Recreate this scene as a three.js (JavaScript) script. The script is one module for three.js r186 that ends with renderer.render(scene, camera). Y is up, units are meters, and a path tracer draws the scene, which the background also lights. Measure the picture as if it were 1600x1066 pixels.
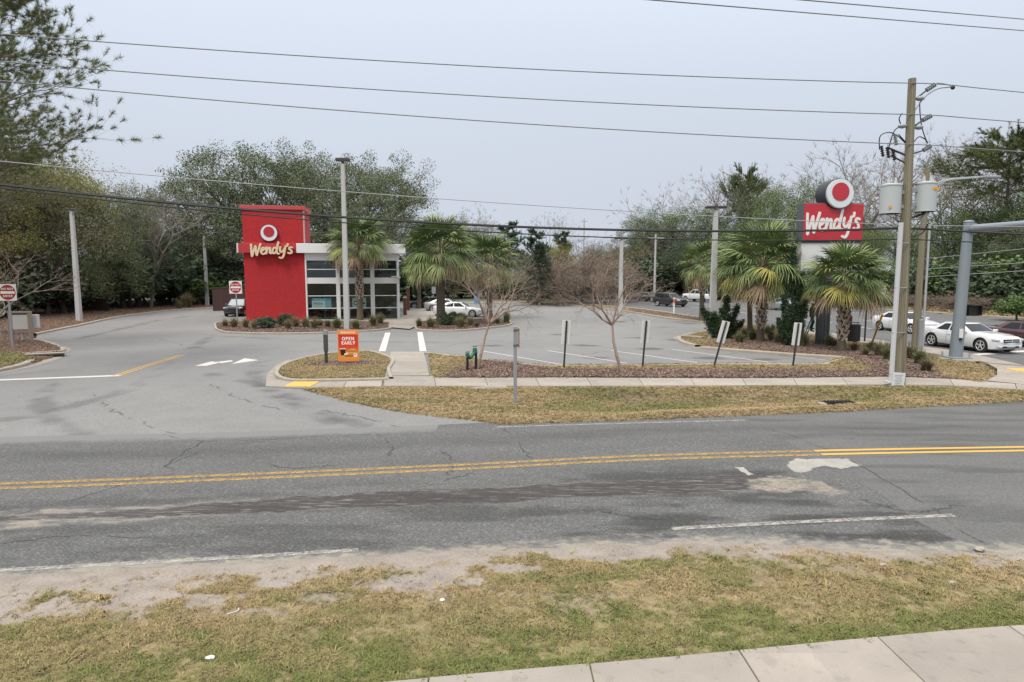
import * as THREE from 'three';
import { mergeGeometries, mergeVertices, toCreasedNormals } from 'three/addons/utils/BufferGeometryUtils.js';
import { RoundedBoxGeometry } from 'three/addons/geometries/RoundedBoxGeometry.js';
import { MarchingCubes } from 'three/addons/objects/MarchingCubes.js';
import { Brush, Evaluator, SUBTRACTION } from 'three-bvh-csg';

// ---------------------------------------------------------------- camera, sky, sun, exposure
const scene = new THREE.Scene();
const camera = new THREE.PerspectiveCamera(56.11, 1024 / 682, 0.1, 1500);
camera.position.set(0, 4.1, 0);
camera.rotation.set(-Math.atan(0.105), 0, 0);
scene.add(camera);
const renderer = new THREE.WebGLRenderer({ antialias: true });
renderer.setSize(1024, 682);
renderer.toneMapping = THREE.LinearToneMapping;
renderer.toneMappingExposure = 1.56;
renderer.shadowMap.enabled = true;
{ // an overcast sky: pale at the horizon, brighter towards the zenith, faint cloud texture
  const w = 512, h = 256, d = new Float32Array(w * h * 4);
  for (let j = 0; j < h; j++) for (let i = 0; i < w; i++) {
    const el = ((j + 0.5) / h - 0.5) * Math.PI, az = (i / w) * Math.PI * 2, s = Math.max(0, Math.sin(el));
    const cloud = 1 + 0.025 * Math.sin(az * 3 + 1 + 2 * s) * Math.sin(s * 9 + az * 2);
    const L = 0.43 * (1 + 2.6 * Math.pow(s, 2.6)) * (el < 0 ? 1 : cloud), b = Math.min(1, Math.max(0, (s - 0.36) / 0.4)), k = (j * w + i) * 4;
    d[k] = L * (0.925 + 0.085 * b); const q = Math.min(1, s / 0.36) * (1 - b); d[k + 1] = L * (0.995 + 0.03 * q); d[k + 2] = L * (1.13 - 0.13 * b + 0.05 * q); d[k + 3] = 1;
  }
  const t = new THREE.DataTexture(d, w, h, THREE.RGBAFormat, THREE.FloatType);
  t.mapping = THREE.EquirectangularReflectionMapping; t.magFilter = t.minFilter = THREE.LinearFilter; t.needsUpdate = true;
  scene.background = t; scene.environment = t;
}
const sun = new THREE.DirectionalLight(new THREE.Color(1, 0.94, 0.84), 1.4);
sun.position.set(-28, 80, 10); sun.target.position.set(0, 0, -32);
sun.castShadow = true; sun.shadow.radius = 32; sun.shadow.mapSize.set(4096, 4096);
Object.assign(sun.shadow.camera, { left: -90, right: 90, top: 90, bottom: -90, near: 1, far: 260 });
scene.add(sun, sun.target);

// ---------------------------------------------------------------- helpers
const V = (x, y, z) => new THREE.Vector3(x, y, z), PI = Math.PI;
function RNG(s) { return () => { s |= 0; s = s + 0x6D2B79F5 | 0; let t = Math.imul(s ^ s >>> 15, 1 | s); t = t + Math.imul(t ^ t >>> 7, 61 | t) ^ t; return ((t ^ t >>> 14) >>> 0) / 4294967296; }; }
const rnd = RNG(7), rr = (a, b, r = rnd) => a + (b - a) * r();
const clamp = (x, a = 0, b = 1) => Math.min(b, Math.max(a, x)), lerp = (a, b, t) => a + (b - a) * t;
const smooth = (a, b, x) => { const t = clamp((x - a) / (b - a)); return t * t * (3 - 2 * t); };
function h2(i, j) { let n = Math.imul(i, 374761393) + Math.imul(j, 668265263) | 0; n = Math.imul(n ^ n >>> 13, 1274126177); return ((n ^ n >>> 16) >>> 0) / 4294967296; }
function vn(x, y) { const i = Math.floor(x), j = Math.floor(y), u = x - i, v = y - j, a = u * u * (3 - 2 * u), b = v * v * (3 - 2 * v); return lerp(lerp(h2(i, j), h2(i + 1, j), a), lerp(h2(i, j + 1), h2(i + 1, j + 1), a), b); }
function fbm(x, y, o = 4) { let s = 0, a = 0.5, t = 0; for (let i = 0; i < o; i++) { s += a * vn(x, y); t += a; x = x * 2.03 + 17.1; y = y * 2.03 + 5.7; a *= 0.5; } return s / t; }
// the site survey: photograph measurements (1600 x 1066) turned into metres on a level plane, from the station point of the survey
const FS = 1000, HS = 4.1, PS = Math.atan(0.105), cP = Math.cos(PS), sP = Math.sin(PS);
function at(px, py, h = 0) { const u = (px - 800) / FS, v = -(py - 533) / FS, t = (h - HS) / (v * cP - sP); return V(u * t, h, -(cP + v * sP) * t); }
function far(px, py, dist) { const u = (px - 800) / FS, v = -(py - 533) / FS, t = dist / (cP + v * sP); return V(u * t, HS + t * (v * cP - sP), -dist); }   // a point at a known distance
const pts = (a, h = 0) => a.map(([x, y]) => at(x, y, h));

const used = {};
function top(o, name, label, category, group, kind) {
  const n = used[name] = (used[name] ?? -1) + 1;
  o.name = n ? name + '_' + String(n).padStart(3, '0') : name;
  if (label) o.userData.label = label; if (category) o.userData.category = category;
  if (group) o.userData.group = group; if (kind) o.userData.kind = kind;
  scene.add(o); return o;
}
function thing(name, label, category, p = V(0, 0, 0), turn = 0, group) { const g = new THREE.Group(); g.position.copy(p); g.rotation.y = turn; return top(g, name, label, category, group); }
function part(parent, name, geo, m, label) { const o = new THREE.Mesh(geo, m); o.name = name; o.castShadow = o.receiveShadow = true; if (label) o.userData.label = label; parent.add(o); return o; }
function ground(name, geo, m, label) { const o = new THREE.Mesh(geo, m); o.receiveShadow = true; return top(o, name, label, null, null, 'structure'); }
const M = (r, g, b, rough = 0.8, o = {}) => new THREE.MeshStandardMaterial({ color: new THREE.Color().setRGB(r, g, b), roughness: rough, side: THREE.DoubleSide, ...o });
const MP = (r, g, b, rough, o = {}) => new THREE.MeshPhysicalMaterial({ color: new THREE.Color().setRGB(r, g, b), roughness: rough, side: THREE.DoubleSide, ...o });
function box(w, h, d, x = 0, y = 0, z = 0, r = 0) { const g = r ? new RoundedBoxGeometry(w, h, d, 2, r) : new THREE.BoxGeometry(w, h, d); g.translate(x, y, z); return g; }
function cyl(r0, r1, h, x = 0, y = 0, z = 0, n = 16) { const g = new THREE.CylinderGeometry(r1, r0, h, n); g.translate(x, y + h / 2, z); return g; }
const plain = g => { const o = g.index ? g.toNonIndexed() : g.clone(); for (const k of Object.keys(o.attributes)) if (!['position', 'normal', 'uv'].includes(k)) o.deleteAttribute(k); if (!o.attributes.uv) o.setAttribute('uv', new THREE.BufferAttribute(new Float32Array(o.attributes.position.count * 2), 2)); return o; };
const join = a => mergeGeometries(a.map(plain));
function rod(a, b, r0, r1 = r0, n = 6) { // a tapered round bar between two points
  const d = V().subVectors(b, a), g = new THREE.CylinderGeometry(r1, r0, d.length(), n, 1);
  g.translate(0, d.length() / 2, 0); g.applyQuaternion(new THREE.Quaternion().setFromUnitVectors(V(0, 1, 0), d.normalize())); g.translate(a.x, a.y, a.z); return g;
}
function bar(points, r, n = 6, seg) { return new THREE.TubeGeometry(new THREE.CatmullRomCurve3(points), seg || points.length * 4, r, n); }
function geo(pos, idx, col, uv) {
  const g = new THREE.BufferGeometry(); g.setAttribute('position', new THREE.Float32BufferAttribute(pos, 3));
  if (col) g.setAttribute('color', new THREE.Float32BufferAttribute(col, 3)); if (uv) g.setAttribute('uv', new THREE.Float32BufferAttribute(uv, 2));
  if (idx) g.setIndex(idx); g.computeVertexNormals(); return g;
}
function limbs(segs, n = 5) { // many tapered segments in one geometry
  const pos = [], idx = [], a = V(), s = V(), t = V(), up = V(0, 1, 0), ex = V(1, 0, 0);
  for (const [p, q, r0, r1, m] of segs) {
    const k = m || n; a.subVectors(q, p).normalize(); s.crossVectors(a, Math.abs(a.y) > 0.9 ? ex : up).normalize(); t.crossVectors(a, s);
    const b = pos.length / 3;
    for (let e = 0; e < 2; e++) for (let i = 0; i < k; i++) { const c = Math.cos(i / k * 2 * PI), d = Math.sin(i / k * 2 * PI), r = e ? r1 : r0, o = e ? q : p; pos.push(o.x + r * (c * s.x + d * t.x), o.y + r * (c * s.y + d * t.y), o.z + r * (c * s.z + d * t.z)); }
    for (let i = 0; i < k; i++) { const j = (i + 1) % k; idx.push(b + i, b + j, b + k + i, b + j, b + k + j, b + k + i); }
  }
  return geo(pos, idx);
}
function tile(n, f, srgb = true) { // computed texture: f(u, v) gives r, g, b in 0..1
  const d = new Uint8Array(n * n * 4); for (let j = 0; j < n; j++) for (let i = 0; i < n; i++) { const c = f(i / n, j / n, i, j), k = (j * n + i) * 4; d[k] = clamp(c[0]) * 255; d[k + 1] = clamp(c[1]) * 255; d[k + 2] = clamp(c[2]) * 255; d[k + 3] = 255; }
  return finish(new THREE.DataTexture(d, n, n), srgb);
}
function finish(t, srgb = true) { t.wrapS = t.wrapT = THREE.RepeatWrapping; t.magFilter = THREE.LinearFilter; t.minFilter = THREE.LinearMipmapLinearFilter; t.generateMipmaps = true; if (srgb) t.colorSpace = THREE.SRGBColorSpace; t.needsUpdate = true; return t; }
const scaled = (t, sx, sy = sx) => { const c = t.clone(); c.repeat.set(sx, sy); c.needsUpdate = true; return c; };
const s1 = x => x <= 0.0031308 ? 12.92 * x : 1.055 * Math.pow(x, 1 / 2.4) - 0.055;   // linear to sRGB
function worldMap(w, h, x0, x1, z0, z1, f) { // a map in plan over the ground, linear colours in
  const d = new Uint8Array(w * h * 4), c = [0, 0, 0];
  for (let j = 0; j < h; j++) for (let i = 0; i < w; i++) { f(c, lerp(x0, x1, (i + 0.5) / w), lerp(z0, z1, (j + 0.5) / h), i, j); const k = (j * w + i) * 4; for (let q = 0; q < 3; q++) d[k + q] = s1(clamp(c[q])) * 255; d[k + 3] = 255; }
  const t = finish(new THREE.DataTexture(d, w, h)); t.wrapS = t.wrapT = THREE.ClampToEdgeWrapping; return t;
}
function canvasTex(w, h, draw) { const c = document.createElement('canvas'); c.width = w; c.height = h; draw(c.getContext('2d'), w, h); const t = new THREE.CanvasTexture(c); t.colorSpace = THREE.SRGBColorSpace; t.anisotropy = 4; return t; }
// plan geometry
function inside(p, x, z) { let c = false; for (let i = 0, j = p.length - 1; i < p.length; j = i++) { const a = p[i], b = p[j]; if ((a.z > z) !== (b.z > z) && x < (b.x - a.x) * (z - a.z) / (b.z - a.z) + a.x) c = !c; } return c; }
function edgeDist(p, x, z) { let m = 1e9; for (let i = 0, j = p.length - 1; i < p.length; j = i++) { const a = p[j], b = p[i], dx = b.x - a.x, dz = b.z - a.z, t = clamp(((x - a.x) * dx + (z - a.z) * dz) / (dx * dx + dz * dz || 1)), ex = x - a.x - dx * t, ez = z - a.z - dz * t; m = Math.min(m, ex * ex + ez * ez); } return Math.sqrt(m); }
const sd = (p, x, z) => (inside(p, x, z) ? 1 : -1) * edgeDist(p, x, z);
function lineDist(p, x, z) { let m = 1e9; for (let i = 1; i < p.length; i++) { const a = p[i - 1], b = p[i], dx = b.x - a.x, dz = b.z - a.z, t = clamp(((x - a.x) * dx + (z - a.z) * dz) / (dx * dx + dz * dz)), ex = x - a.x - dx * t, ez = z - a.z - dz * t; m = Math.min(m, ex * ex + ez * ez); } return Math.sqrt(m); }
const zOn = (p, x) => { for (let i = 1; i < p.length; i++) if (x <= p[i].x || i === p.length - 1) { const a = p[i - 1], b = p[i]; return lerp(a.z, b.z, (x - a.x) / (b.x - a.x)); } };
function sheet(p, y, uvf) { // a level polygon
  const s = new THREE.Shape(p.map(q => new THREE.Vector2(q.x, -q.z))), g = new THREE.ShapeGeometry(s); g.rotateX(-PI / 2); g.translate(0, y, 0);
  if (uvf) { const a = g.attributes.position, u = g.attributes.uv; for (let i = 0; i < a.count; i++) u.setXY(i, ...uvf(a.getX(i), a.getZ(i))); }
  return g;
}
const curve = (p, n) => new THREE.CatmullRomCurve3(p, false, 'centripetal').getPoints(n || p.length * 6);
function offsetLine(p, d) { return p.map((q, i) => { const a = p[Math.max(0, i - 1)], b = p[Math.min(p.length - 1, i + 1)], dx = b.x - a.x, dz = b.z - a.z, l = Math.hypot(dx, dz) || 1; return V(q.x - dz / l * d, q.y, q.z + dx / l * d); }); }
function strip(p, w, y, len0 = 0) { // a flat band along a line, uv in metres
  const a = offsetLine(p, -w / 2), b = offsetLine(p, w / 2), pos = [], idx = [], uv = []; let s = len0;
  p.forEach((q, i) => { if (i) s += Math.hypot(q.x - p[i - 1].x, q.z - p[i - 1].z); pos.push(a[i].x, y, a[i].z, b[i].x, y, b[i].z); uv.push(s, 0, s, w); if (i) { const k = i * 2; idx.push(k - 2, k - 1, k, k, k - 1, k + 1); } });
  return geo(pos, idx, null, uv);
}
function kerbGeo(p, w, h, y0 = -0.05) { // kerb: rounded-top profile swept along a line
  const prof = [[0, y0], [0, h - 0.03], [0.03, h], [w - 0.03, h], [w, h - 0.03], [w, y0]], ls = prof.map(([o]) => offsetLine(p, o)), pos = [], idx = [], uv = []; let s = 0;
  p.forEach((q, i) => { if (i) s += Math.hypot(q.x - p[i - 1].x, q.z - p[i - 1].z); prof.forEach(([o, y], k) => { const c = ls[k][i]; pos.push(c.x, y, c.z); uv.push(s, o + y); }); if (i) for (let k = 0; k < 5; k++) { const a = (i - 1) * 6 + k, b = i * 6 + k; idx.push(a, b, a + 1, a + 1, b, b + 1); } });
  return toCreasedNormals(geo(pos, idx, null, uv), 0.6);
}

// ---------------------------------------------------------------- surfaces
const grain = tile(512, (u, v, i, j) => { const n = 0.62 + 0.5 * (vn(i * 0.22, j * 0.22) - 0.5) + 0.35 * (h2(i, j) - 0.5) + 0.25 * (fbm(u * 9, v * 9, 3) - 0.5); return [n, n, n]; }, false);
const grainUnit = scaled(grain, 1 / 2.7), grainBump = scaled(grain, 1 / 1.3);
const concMap = tile(1024, (u, v, i, j) => { const n = 0.9 + 0.14 * (fbm(u * 5, v * 5, 6) - 0.5) + 0.11 * (h2(i, j) - 0.5) - 0.05 * smooth(0.55, 0.8, fbm(u * 30 + 3, v * 30, 4)); return [n, n * 0.985, n * 0.96]; });
const mConc = new THREE.MeshStandardMaterial({ color: new THREE.Color().setRGB(0.42, 0.39, 0.355), map: scaled(concMap, 0.31), bumpMap: grainBump, bumpScale: 0.002, roughness: 0.9, side: THREE.DoubleSide });
const mConcB = mConc.clone(); mConcB.color.setRGB(0.395, 0.365, 0.335);
const mConcC = mConc.clone(); mConcC.color.setRGB(0.445, 0.41, 0.375);
const mKerb = mConc.clone(); mKerb.color.setRGB(0.48, 0.44, 0.385);
const mGalv = M(0.32, 0.34, 0.36, 0.55, { metalness: 0.35 }), mDark = M(0.02, 0.02, 0.022, 0.6), mBlack = M(0.012, 0.012, 0.013, 0.5), mWhite = M(0.72, 0.72, 0.7, 0.55), mSteel = M(0.36, 0.37, 0.38, 0.5, { metalness: 0.4 });
const mPole = M(0.47, 0.47, 0.46, 0.8, { bumpMap: grainBump, bumpScale: 0.002 });
const woodMap = tile(512, (u, v, i, j) => { const n = 0.62 + 0.45 * (fbm(u * 60, v * 3, 4) - 0.5) + 0.12 * (h2(i, j >> 3) - 0.5), g = fbm(u * 5 + 9, v * 5, 3); return [n * lerp(1, 0.95, g), n * 0.96, n * lerp(0.9, 0.84, g)]; });
const mWood = new THREE.MeshStandardMaterial({ color: new THREE.Color().setRGB(0.66, 0.61, 0.54), map: scaled(woodMap, 2, 1), bumpMap: scaled(woodMap, 2, 1), bumpScale: 0.006, roughness: 0.95, side: THREE.DoubleSide });
// ---------------------------------------------------------------- ground, roads
const yel = [V(-90, 0, -4), ...pts([[0, 760], [360, 746], [720, 730], [1000, 716], [1280, 708], [1600, 702]]), V(30, 0, -15.6), V(90, 0, -18)];
const farEdge = [V(-90, 0, -7.5), V(-30, 0, -13.6), ...pts([[0, 692], [310, 686], [600, 676], [780, 668], [1000, 660], [1300, 648], [1600, 632]]), V(24, 0, -23.5)];
const nearEdge = [V(-90, 0, 1), ...pts([[0, 905], [280, 888], [560, 873], [900, 857], [1100, 850], [1250, 855], [1400, 864], [1600, 868]]), V(14, 0, -9.2), V(90, 0, -12)];
const nearLine = [V(-90, 0, 0.4), ...pts([[-200, 903], [0, 892], [280, 877], [560, 860], [1060, 826], [1500, 806]])];
{ // open country under everything, out to the horizon
  const g = new THREE.CircleGeometry(700, 96); g.rotateX(-PI / 2); g.translate(0, -0.36, -60);
  ground('terrain', g, M(0.11, 0.1, 0.055, 1), 'open ground under and beyond the trees');
}
const speck = (i, j) => { const a = h2(i, j); return a > 0.92 ? 2.0 : a < 0.12 ? 0.55 : 0.82 + 0.26 * h2(i + 91, j + 7); };
const cracks = [[[0, 812], [190, 758], [330, 700], [410, 690]], [[318, 690], [260, 728], [275, 738], [258, 745]], [[150, 640], [240, 675], [318, 690], [500, 682], [640, 676]], [[590, 678], [612, 700], [608, 712]], [[785, 668], [830, 716]], [[690, 706], [710, 722], [700, 742]], [[1190, 668], [1240, 682], [1310, 712], [1400, 760], [1540, 852]], [[610, 790], [680, 755], [740, 740]], [[0, 850], [120, 838], [240, 842]], [[395, 720], [450, 732], [520, 728]], [[940, 800], [1010, 812], [1100, 806]], [[1340, 780], [1420, 800], [1500, 790]]].map(c => curve(pts(c), 26).map((q, i) => V(q.x + (h2(i, 3) - 0.5) * 0.12, 0, q.z + (h2(i, 9) - 0.5) * 0.1)));
const seam = pts([[1190, 668], [1240, 680], [1320, 715], [1420, 770], [1540, 852]]);
const patchA = pts([[1226, 728], [1243, 717], [1322, 717], [1346, 728], [1314, 733], [1296, 729], [1276, 730], [1262, 738], [1240, 738]]);
const patchB = pts([[1150, 731], [1163, 730], [1178, 742], [1168, 745]]);
const milled = pts([[-260, 822], [0, 812], [250, 800], [500, 785], [700, 777], [900, 768], [1100, 758], [1168, 752]]);
const rubble = pts([[1160, 748], [1230, 740], [1290, 752], [1332, 776], [1270, 772], [1200, 770], [1165, 766]]);
const streetMap = worldMap(2048, 1024, -22, 22, -21, -7.2, (c, x, z, i, j) => {
  const zy = zOn(yel, x), t = z - zy, zs = x > 6.9 + 0.1 * Math.sin(z * 2) + 0.3 * (z + 9.4) / 8 ? 1 : 0;
  const big = fbm(x * 0.5, z * 1.7, 4), mid = fbm(x * 3, z * 3, 3), fine = h2(i, j);
  let L = 0.118 * (0.84 + 0.3 * big) * speck(i, j), r = 1, b = 1.0;
  if (zs) { L = 0.128 * (0.88 + 0.2 * big) * (0.7 + 0.6 * fine) * (1 - 0.25 * smooth(0.45, 0.7, fbm(x * 0.5, z * 3 + 8, 4))); }
  else L *= 1 - (0.3 + 0.25 * smooth(-3, 3, x)) * smooth(0.36, 0.66, fbm(x * 0.8 + 5, z * 2.5 + 3, 4)) * smooth(0.3, 1.4, t);
  L *= 1 - 0.2 * Math.exp(-(((t + 2.2 + 0.25 * Math.sin(x * 0.3)) / 0.42) ** 2)) * (0.5 + fbm(x * 0.4, z * 4, 3));            // tyre-polished bands
  const zf = zOn(farEdge, x); if (x < -2) { const k = smooth(0.25, -0.2, z - zf + 0.3 * (mid - 0.5)); L = lerp(L, 0.185 * (0.9 + 0.2 * fine), k); }
  if (!zs) { // milled trench, tan rims of ground stone and dark fill
    const ml = lineDist(milled, x, z), wob = 0.42 * (fbm(x * 0.9, z * 0.9 + 40, 4) - 0.5) + 0.16 * (fbm(x * 7, z * 14, 3) - 0.5), sx = smooth(-9, -4, x);
    const rim = smooth(0.5, 0.3, ml + wob * 0.8), core = smooth(0.38, 0.26, ml + wob + (1 - sx) * 0.26 - sx * 0.07 + 0.1 * (fbm(x * 6, z * 22, 3) - 0.5));
    const dirt = 0.25 * (0.7 + 0.6 * fine * mid + 0.3 * (fbm(x * 4, z * 16, 3) - 0.3));
    const kr = rim * (1 - 0.35 * sx) * (0.25 + 0.75 * smooth(0.38, 0.6, fbm(x * 2.5, z * 9, 4)));
    L = lerp(L, dirt, kr); r = lerp(r, 1.12, kr); b = lerp(b, 0.86, kr);
    L = lerp(L, lerp(0.085, 0.055, sx) * (0.45 + 0.85 * fbm(x * 1.5, z * 34, 4)) * (0.65 + 0.7 * fine) + 0.1 * smooth(0.6, 0.75, fbm(x * 3, z * 40, 3)), core); r = lerp(r, 1.1, core); b = lerp(b, 0.98, core);
  }
  const rb = sd(rubble, x, z) + 0.5 * (fbm(x * 3, z * 4, 4) - 0.5); if (rb > 0) { const k = smooth(0, 0.15, rb) * (0.4 + 0.6 * smooth(0.35, 0.55, fbm(x * 5, z * 9, 3))); L = lerp(L, 0.23 * (0.6 + 0.7 * fine * fine + 0.2 * mid), k); r = lerp(r, 1.12, k); b = lerp(b, 0.82, k); }
  const pa = Math.max(sd(patchA, x, z), sd(patchB, x, z)) + 0.16 * (fbm(x * 6, z * 6, 3) - 0.5); if (pa > 0) { const k = smooth(0, 0.03, pa); L = lerp(L, 0.32 * (0.75 + 0.25 * fine + 0.25 * fbm(x * 5, z * 5, 3)), k); r = lerp(r, 1.05, k); b = lerp(b, 0.92, k); }
  let cd = 1e9; for (const k of cracks) { if (Math.abs(k[0].x - x) < 9) cd = Math.min(cd, lineDist(k, x, z)); }
  const ck = smooth(0.026, 0.008, cd + 0.02 * (vn(x * 30, z * 30) - 0.5)); L = lerp(L, 0.03, ck * 0.85 * smooth(0.2, 0.5, fbm(x * 2, z * 2 + 70, 2)));
  const ed = z - zOn(nearEdge, x) + 0.3 + 0.5 * (fbm(x * 1.2, z * 2, 4) - 0.5) + 0.34 * (fbm(x * 9, z * 11, 3) - 0.5), sk = smooth(-0.16, 0.18, ed) * (0.45 + 0.55 * smooth(0.35, 0.6, fbm(x * 5, z * 9, 4)));   // sand carried on to the edge
  L = lerp(L, 0.25 * (0.85 + 0.3 * fine), sk); r = lerp(r, 1.1, sk); b = lerp(b, 0.84, sk);
  c[0] = L * r; c[1] = L; c[2] = L * b * 0.97;
});
const aspBump = scaled(grain, 1 / 0.9);
const mAsphalt = M(0.105, 0.105, 0.107, 0.95, { bumpMap: aspBump, bumpScale: 0.004 });
const mStreet = new THREE.MeshStandardMaterial({ map: streetMap, roughness: 0.93, side: THREE.DoubleSide });
{
  const f = [...curve(farEdge, 60)], n = [...curve(nearEdge, 60)].reverse(), poly = [...f.map(q => V(q.x, 0, q.z - 0.6)), ...n.map(q => V(q.x, 0, q.z + 0.9))];
  const clip = (x0, x1) => { const a = [], b = []; for (let x = x0; x <= x1 + 1e-6; x += (x1 - x0) / 40) { a.push(V(x, 0, zOn(farEdge, x) - 0.6)); b.unshift(V(x, 0, zOn(nearEdge, x) + 0.9)); } return [...a, ...b]; };
  ground('street', sheet(clip(-22, 22), 0.005, (x, z) => [(x + 22) / 44, (z + 21) / 13.8]), mStreet, 'worn grey asphalt street with a milled trench along the near lane');
  ground('street', sheet(clip(-90, -21.9), 0.001), mAsphalt, 'street running on to the left');
  ground('street', sheet(clip(21.9, 90), 0.001), mAsphalt, 'street running on to the right');
}
// parking lot and driveways
const drive = [pts([[90, 600], [60, 620], [75, 650], [120, 680]]), pts([[285, 560], [200, 610], [60, 650], [-80, 665]]), pts([[330, 585], [400, 600], [560, 665]]), pts([[410, 560], [395, 585], [420, 612], [520, 660]]), pts([[300, 545], [330, 525], [520, 534], [700, 535]]), pts([[120, 530], [250, 500], [330, 490]])];
const spots = [[1060, 503], [1075, 506], [1040, 511], [1065, 531], [1000, 528], [920, 540], [870, 523], [760, 540], [930, 560], [1110, 560], [1020, 545], [1180, 562]].map(([x, y]) => at(x, y));
const lotCracks = [[[150, 615], [165, 635], [205, 655], [300, 686]], [[700, 540], [760, 532], [840, 540]], [[900, 556], [960, 549], [1040, 556]], [[500, 640], [560, 652], [640, 670]], [[330, 600], [380, 625], [440, 640]], [[250, 530], [330, 545], [400, 540]], [[860, 505], [930, 512], [1010, 505]], [[1110, 556], [1180, 551], [1240, 558]]].map(c => curve(pts(c), 26).map((q, i) => V(q.x + (h2(i, 13) - 0.5) * 0.2, 0, q.z + (h2(i, 19) - 0.5) * 0.25)));
const lotMap = worldMap(2048, 2048, -42, 24, -100, -14, (c, x, z, i, j) => {
  const big = fbm(x * 0.18, z * 0.18, 5), mid = fbm(x * 1.3, z * 1.3, 4), fine = h2(i, j);
  let L = 0.215 * (0.82 + 0.28 * big + 0.14 * (mid - 0.5)) * (0.86 + 0.28 * fine);
  for (const d of drive) if (Math.abs(d[0].x - x) < 14) { const q = lineDist(d, x, z); if (q < 0.8) L *= 1 - 0.3 * smooth(0.5, 0.1, q + 0.3 * (mid - 0.5)) * smooth(0.3, 0.6, fbm(x * 0.8, z * 0.8 + 9, 3)); }
  for (const s of spots) { const q = Math.hypot((x - s.x) / 1.2, (z - s.z) / 0.7); if (q < 1.2) L *= 1 - 0.5 * smooth(1, 0.2, q + 1.2 * (mid - 0.5)); }
  let cd = 1e9; for (const k of lotCracks) if (Math.abs(k[0].x - x) < 12) cd = Math.min(cd, lineDist(k, x, z)); L = lerp(L, 0.06, 0.75 * smooth(0.05, 0.015, cd) * smooth(0.25, 0.5, fbm(x * 1.5, z * 1.5 + 70, 2)));
  c[0] = L * 1.01; c[1] = L; c[2] = L * 0.97;
});
const lotPoly = [V(-45, 0, -15), V(-45, 0, -30), ...pts([[40, 560], [60, 520], [120, 506], [200, 490], [280, 482]]), V(-41, 0, -80), V(-41, 0, -99), V(-10, 0, -99), V(4, 0, -97), ...pts([[890, 472], [1000, 484], [1125, 502], [1330, 556], [1300, 572], [810, 592], [810, 652], [780, 668], [600, 690], [300, 700]]), V(-14, 0, -15)];
ground('parking_lot', sheet(lotPoly, 0, (x, z) => [(x + 42) / 66, (z + 100) / 86]), new THREE.MeshStandardMaterial({ map: lotMap, bumpMap: null, roughness: 0.93, side: THREE.DoubleSide }), 'light grey asphalt parking lot and driveway');
// the wider road on the right
const mainNear = pts([[880, 472], [984, 480], [1033, 486], [1086, 494], [1130, 500], [1230, 511], [1300, 522], [1345, 530], [1437, 544], [1510, 554], [1560, 563], [1600, 572], [1700, 592]]);
const mainFar = pts([[900, 459], [1000, 462], [1100, 468], [1200, 473], [1300, 479], [1450, 489], [1600, 499], [1800, 514]]);
{
  const poly = [far(840, 450, 230).setY(0), ...mainFar, V(75, 0, -38), V(75, 0, -14), V(20, 0, -14), V(17.5, 0, -21), ...mainNear.slice().reverse(), far(800, 450, 230).setY(0)];
  ground('main_road', sheet(poly, -0.006), M(0.2, 0.2, 0.2, 0.93, { map: scaled(grain, 1 / 3.1), bumpMap: aspBump, bumpScale: 0.003 }), 'wide grey road behind the palms');
}
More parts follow.
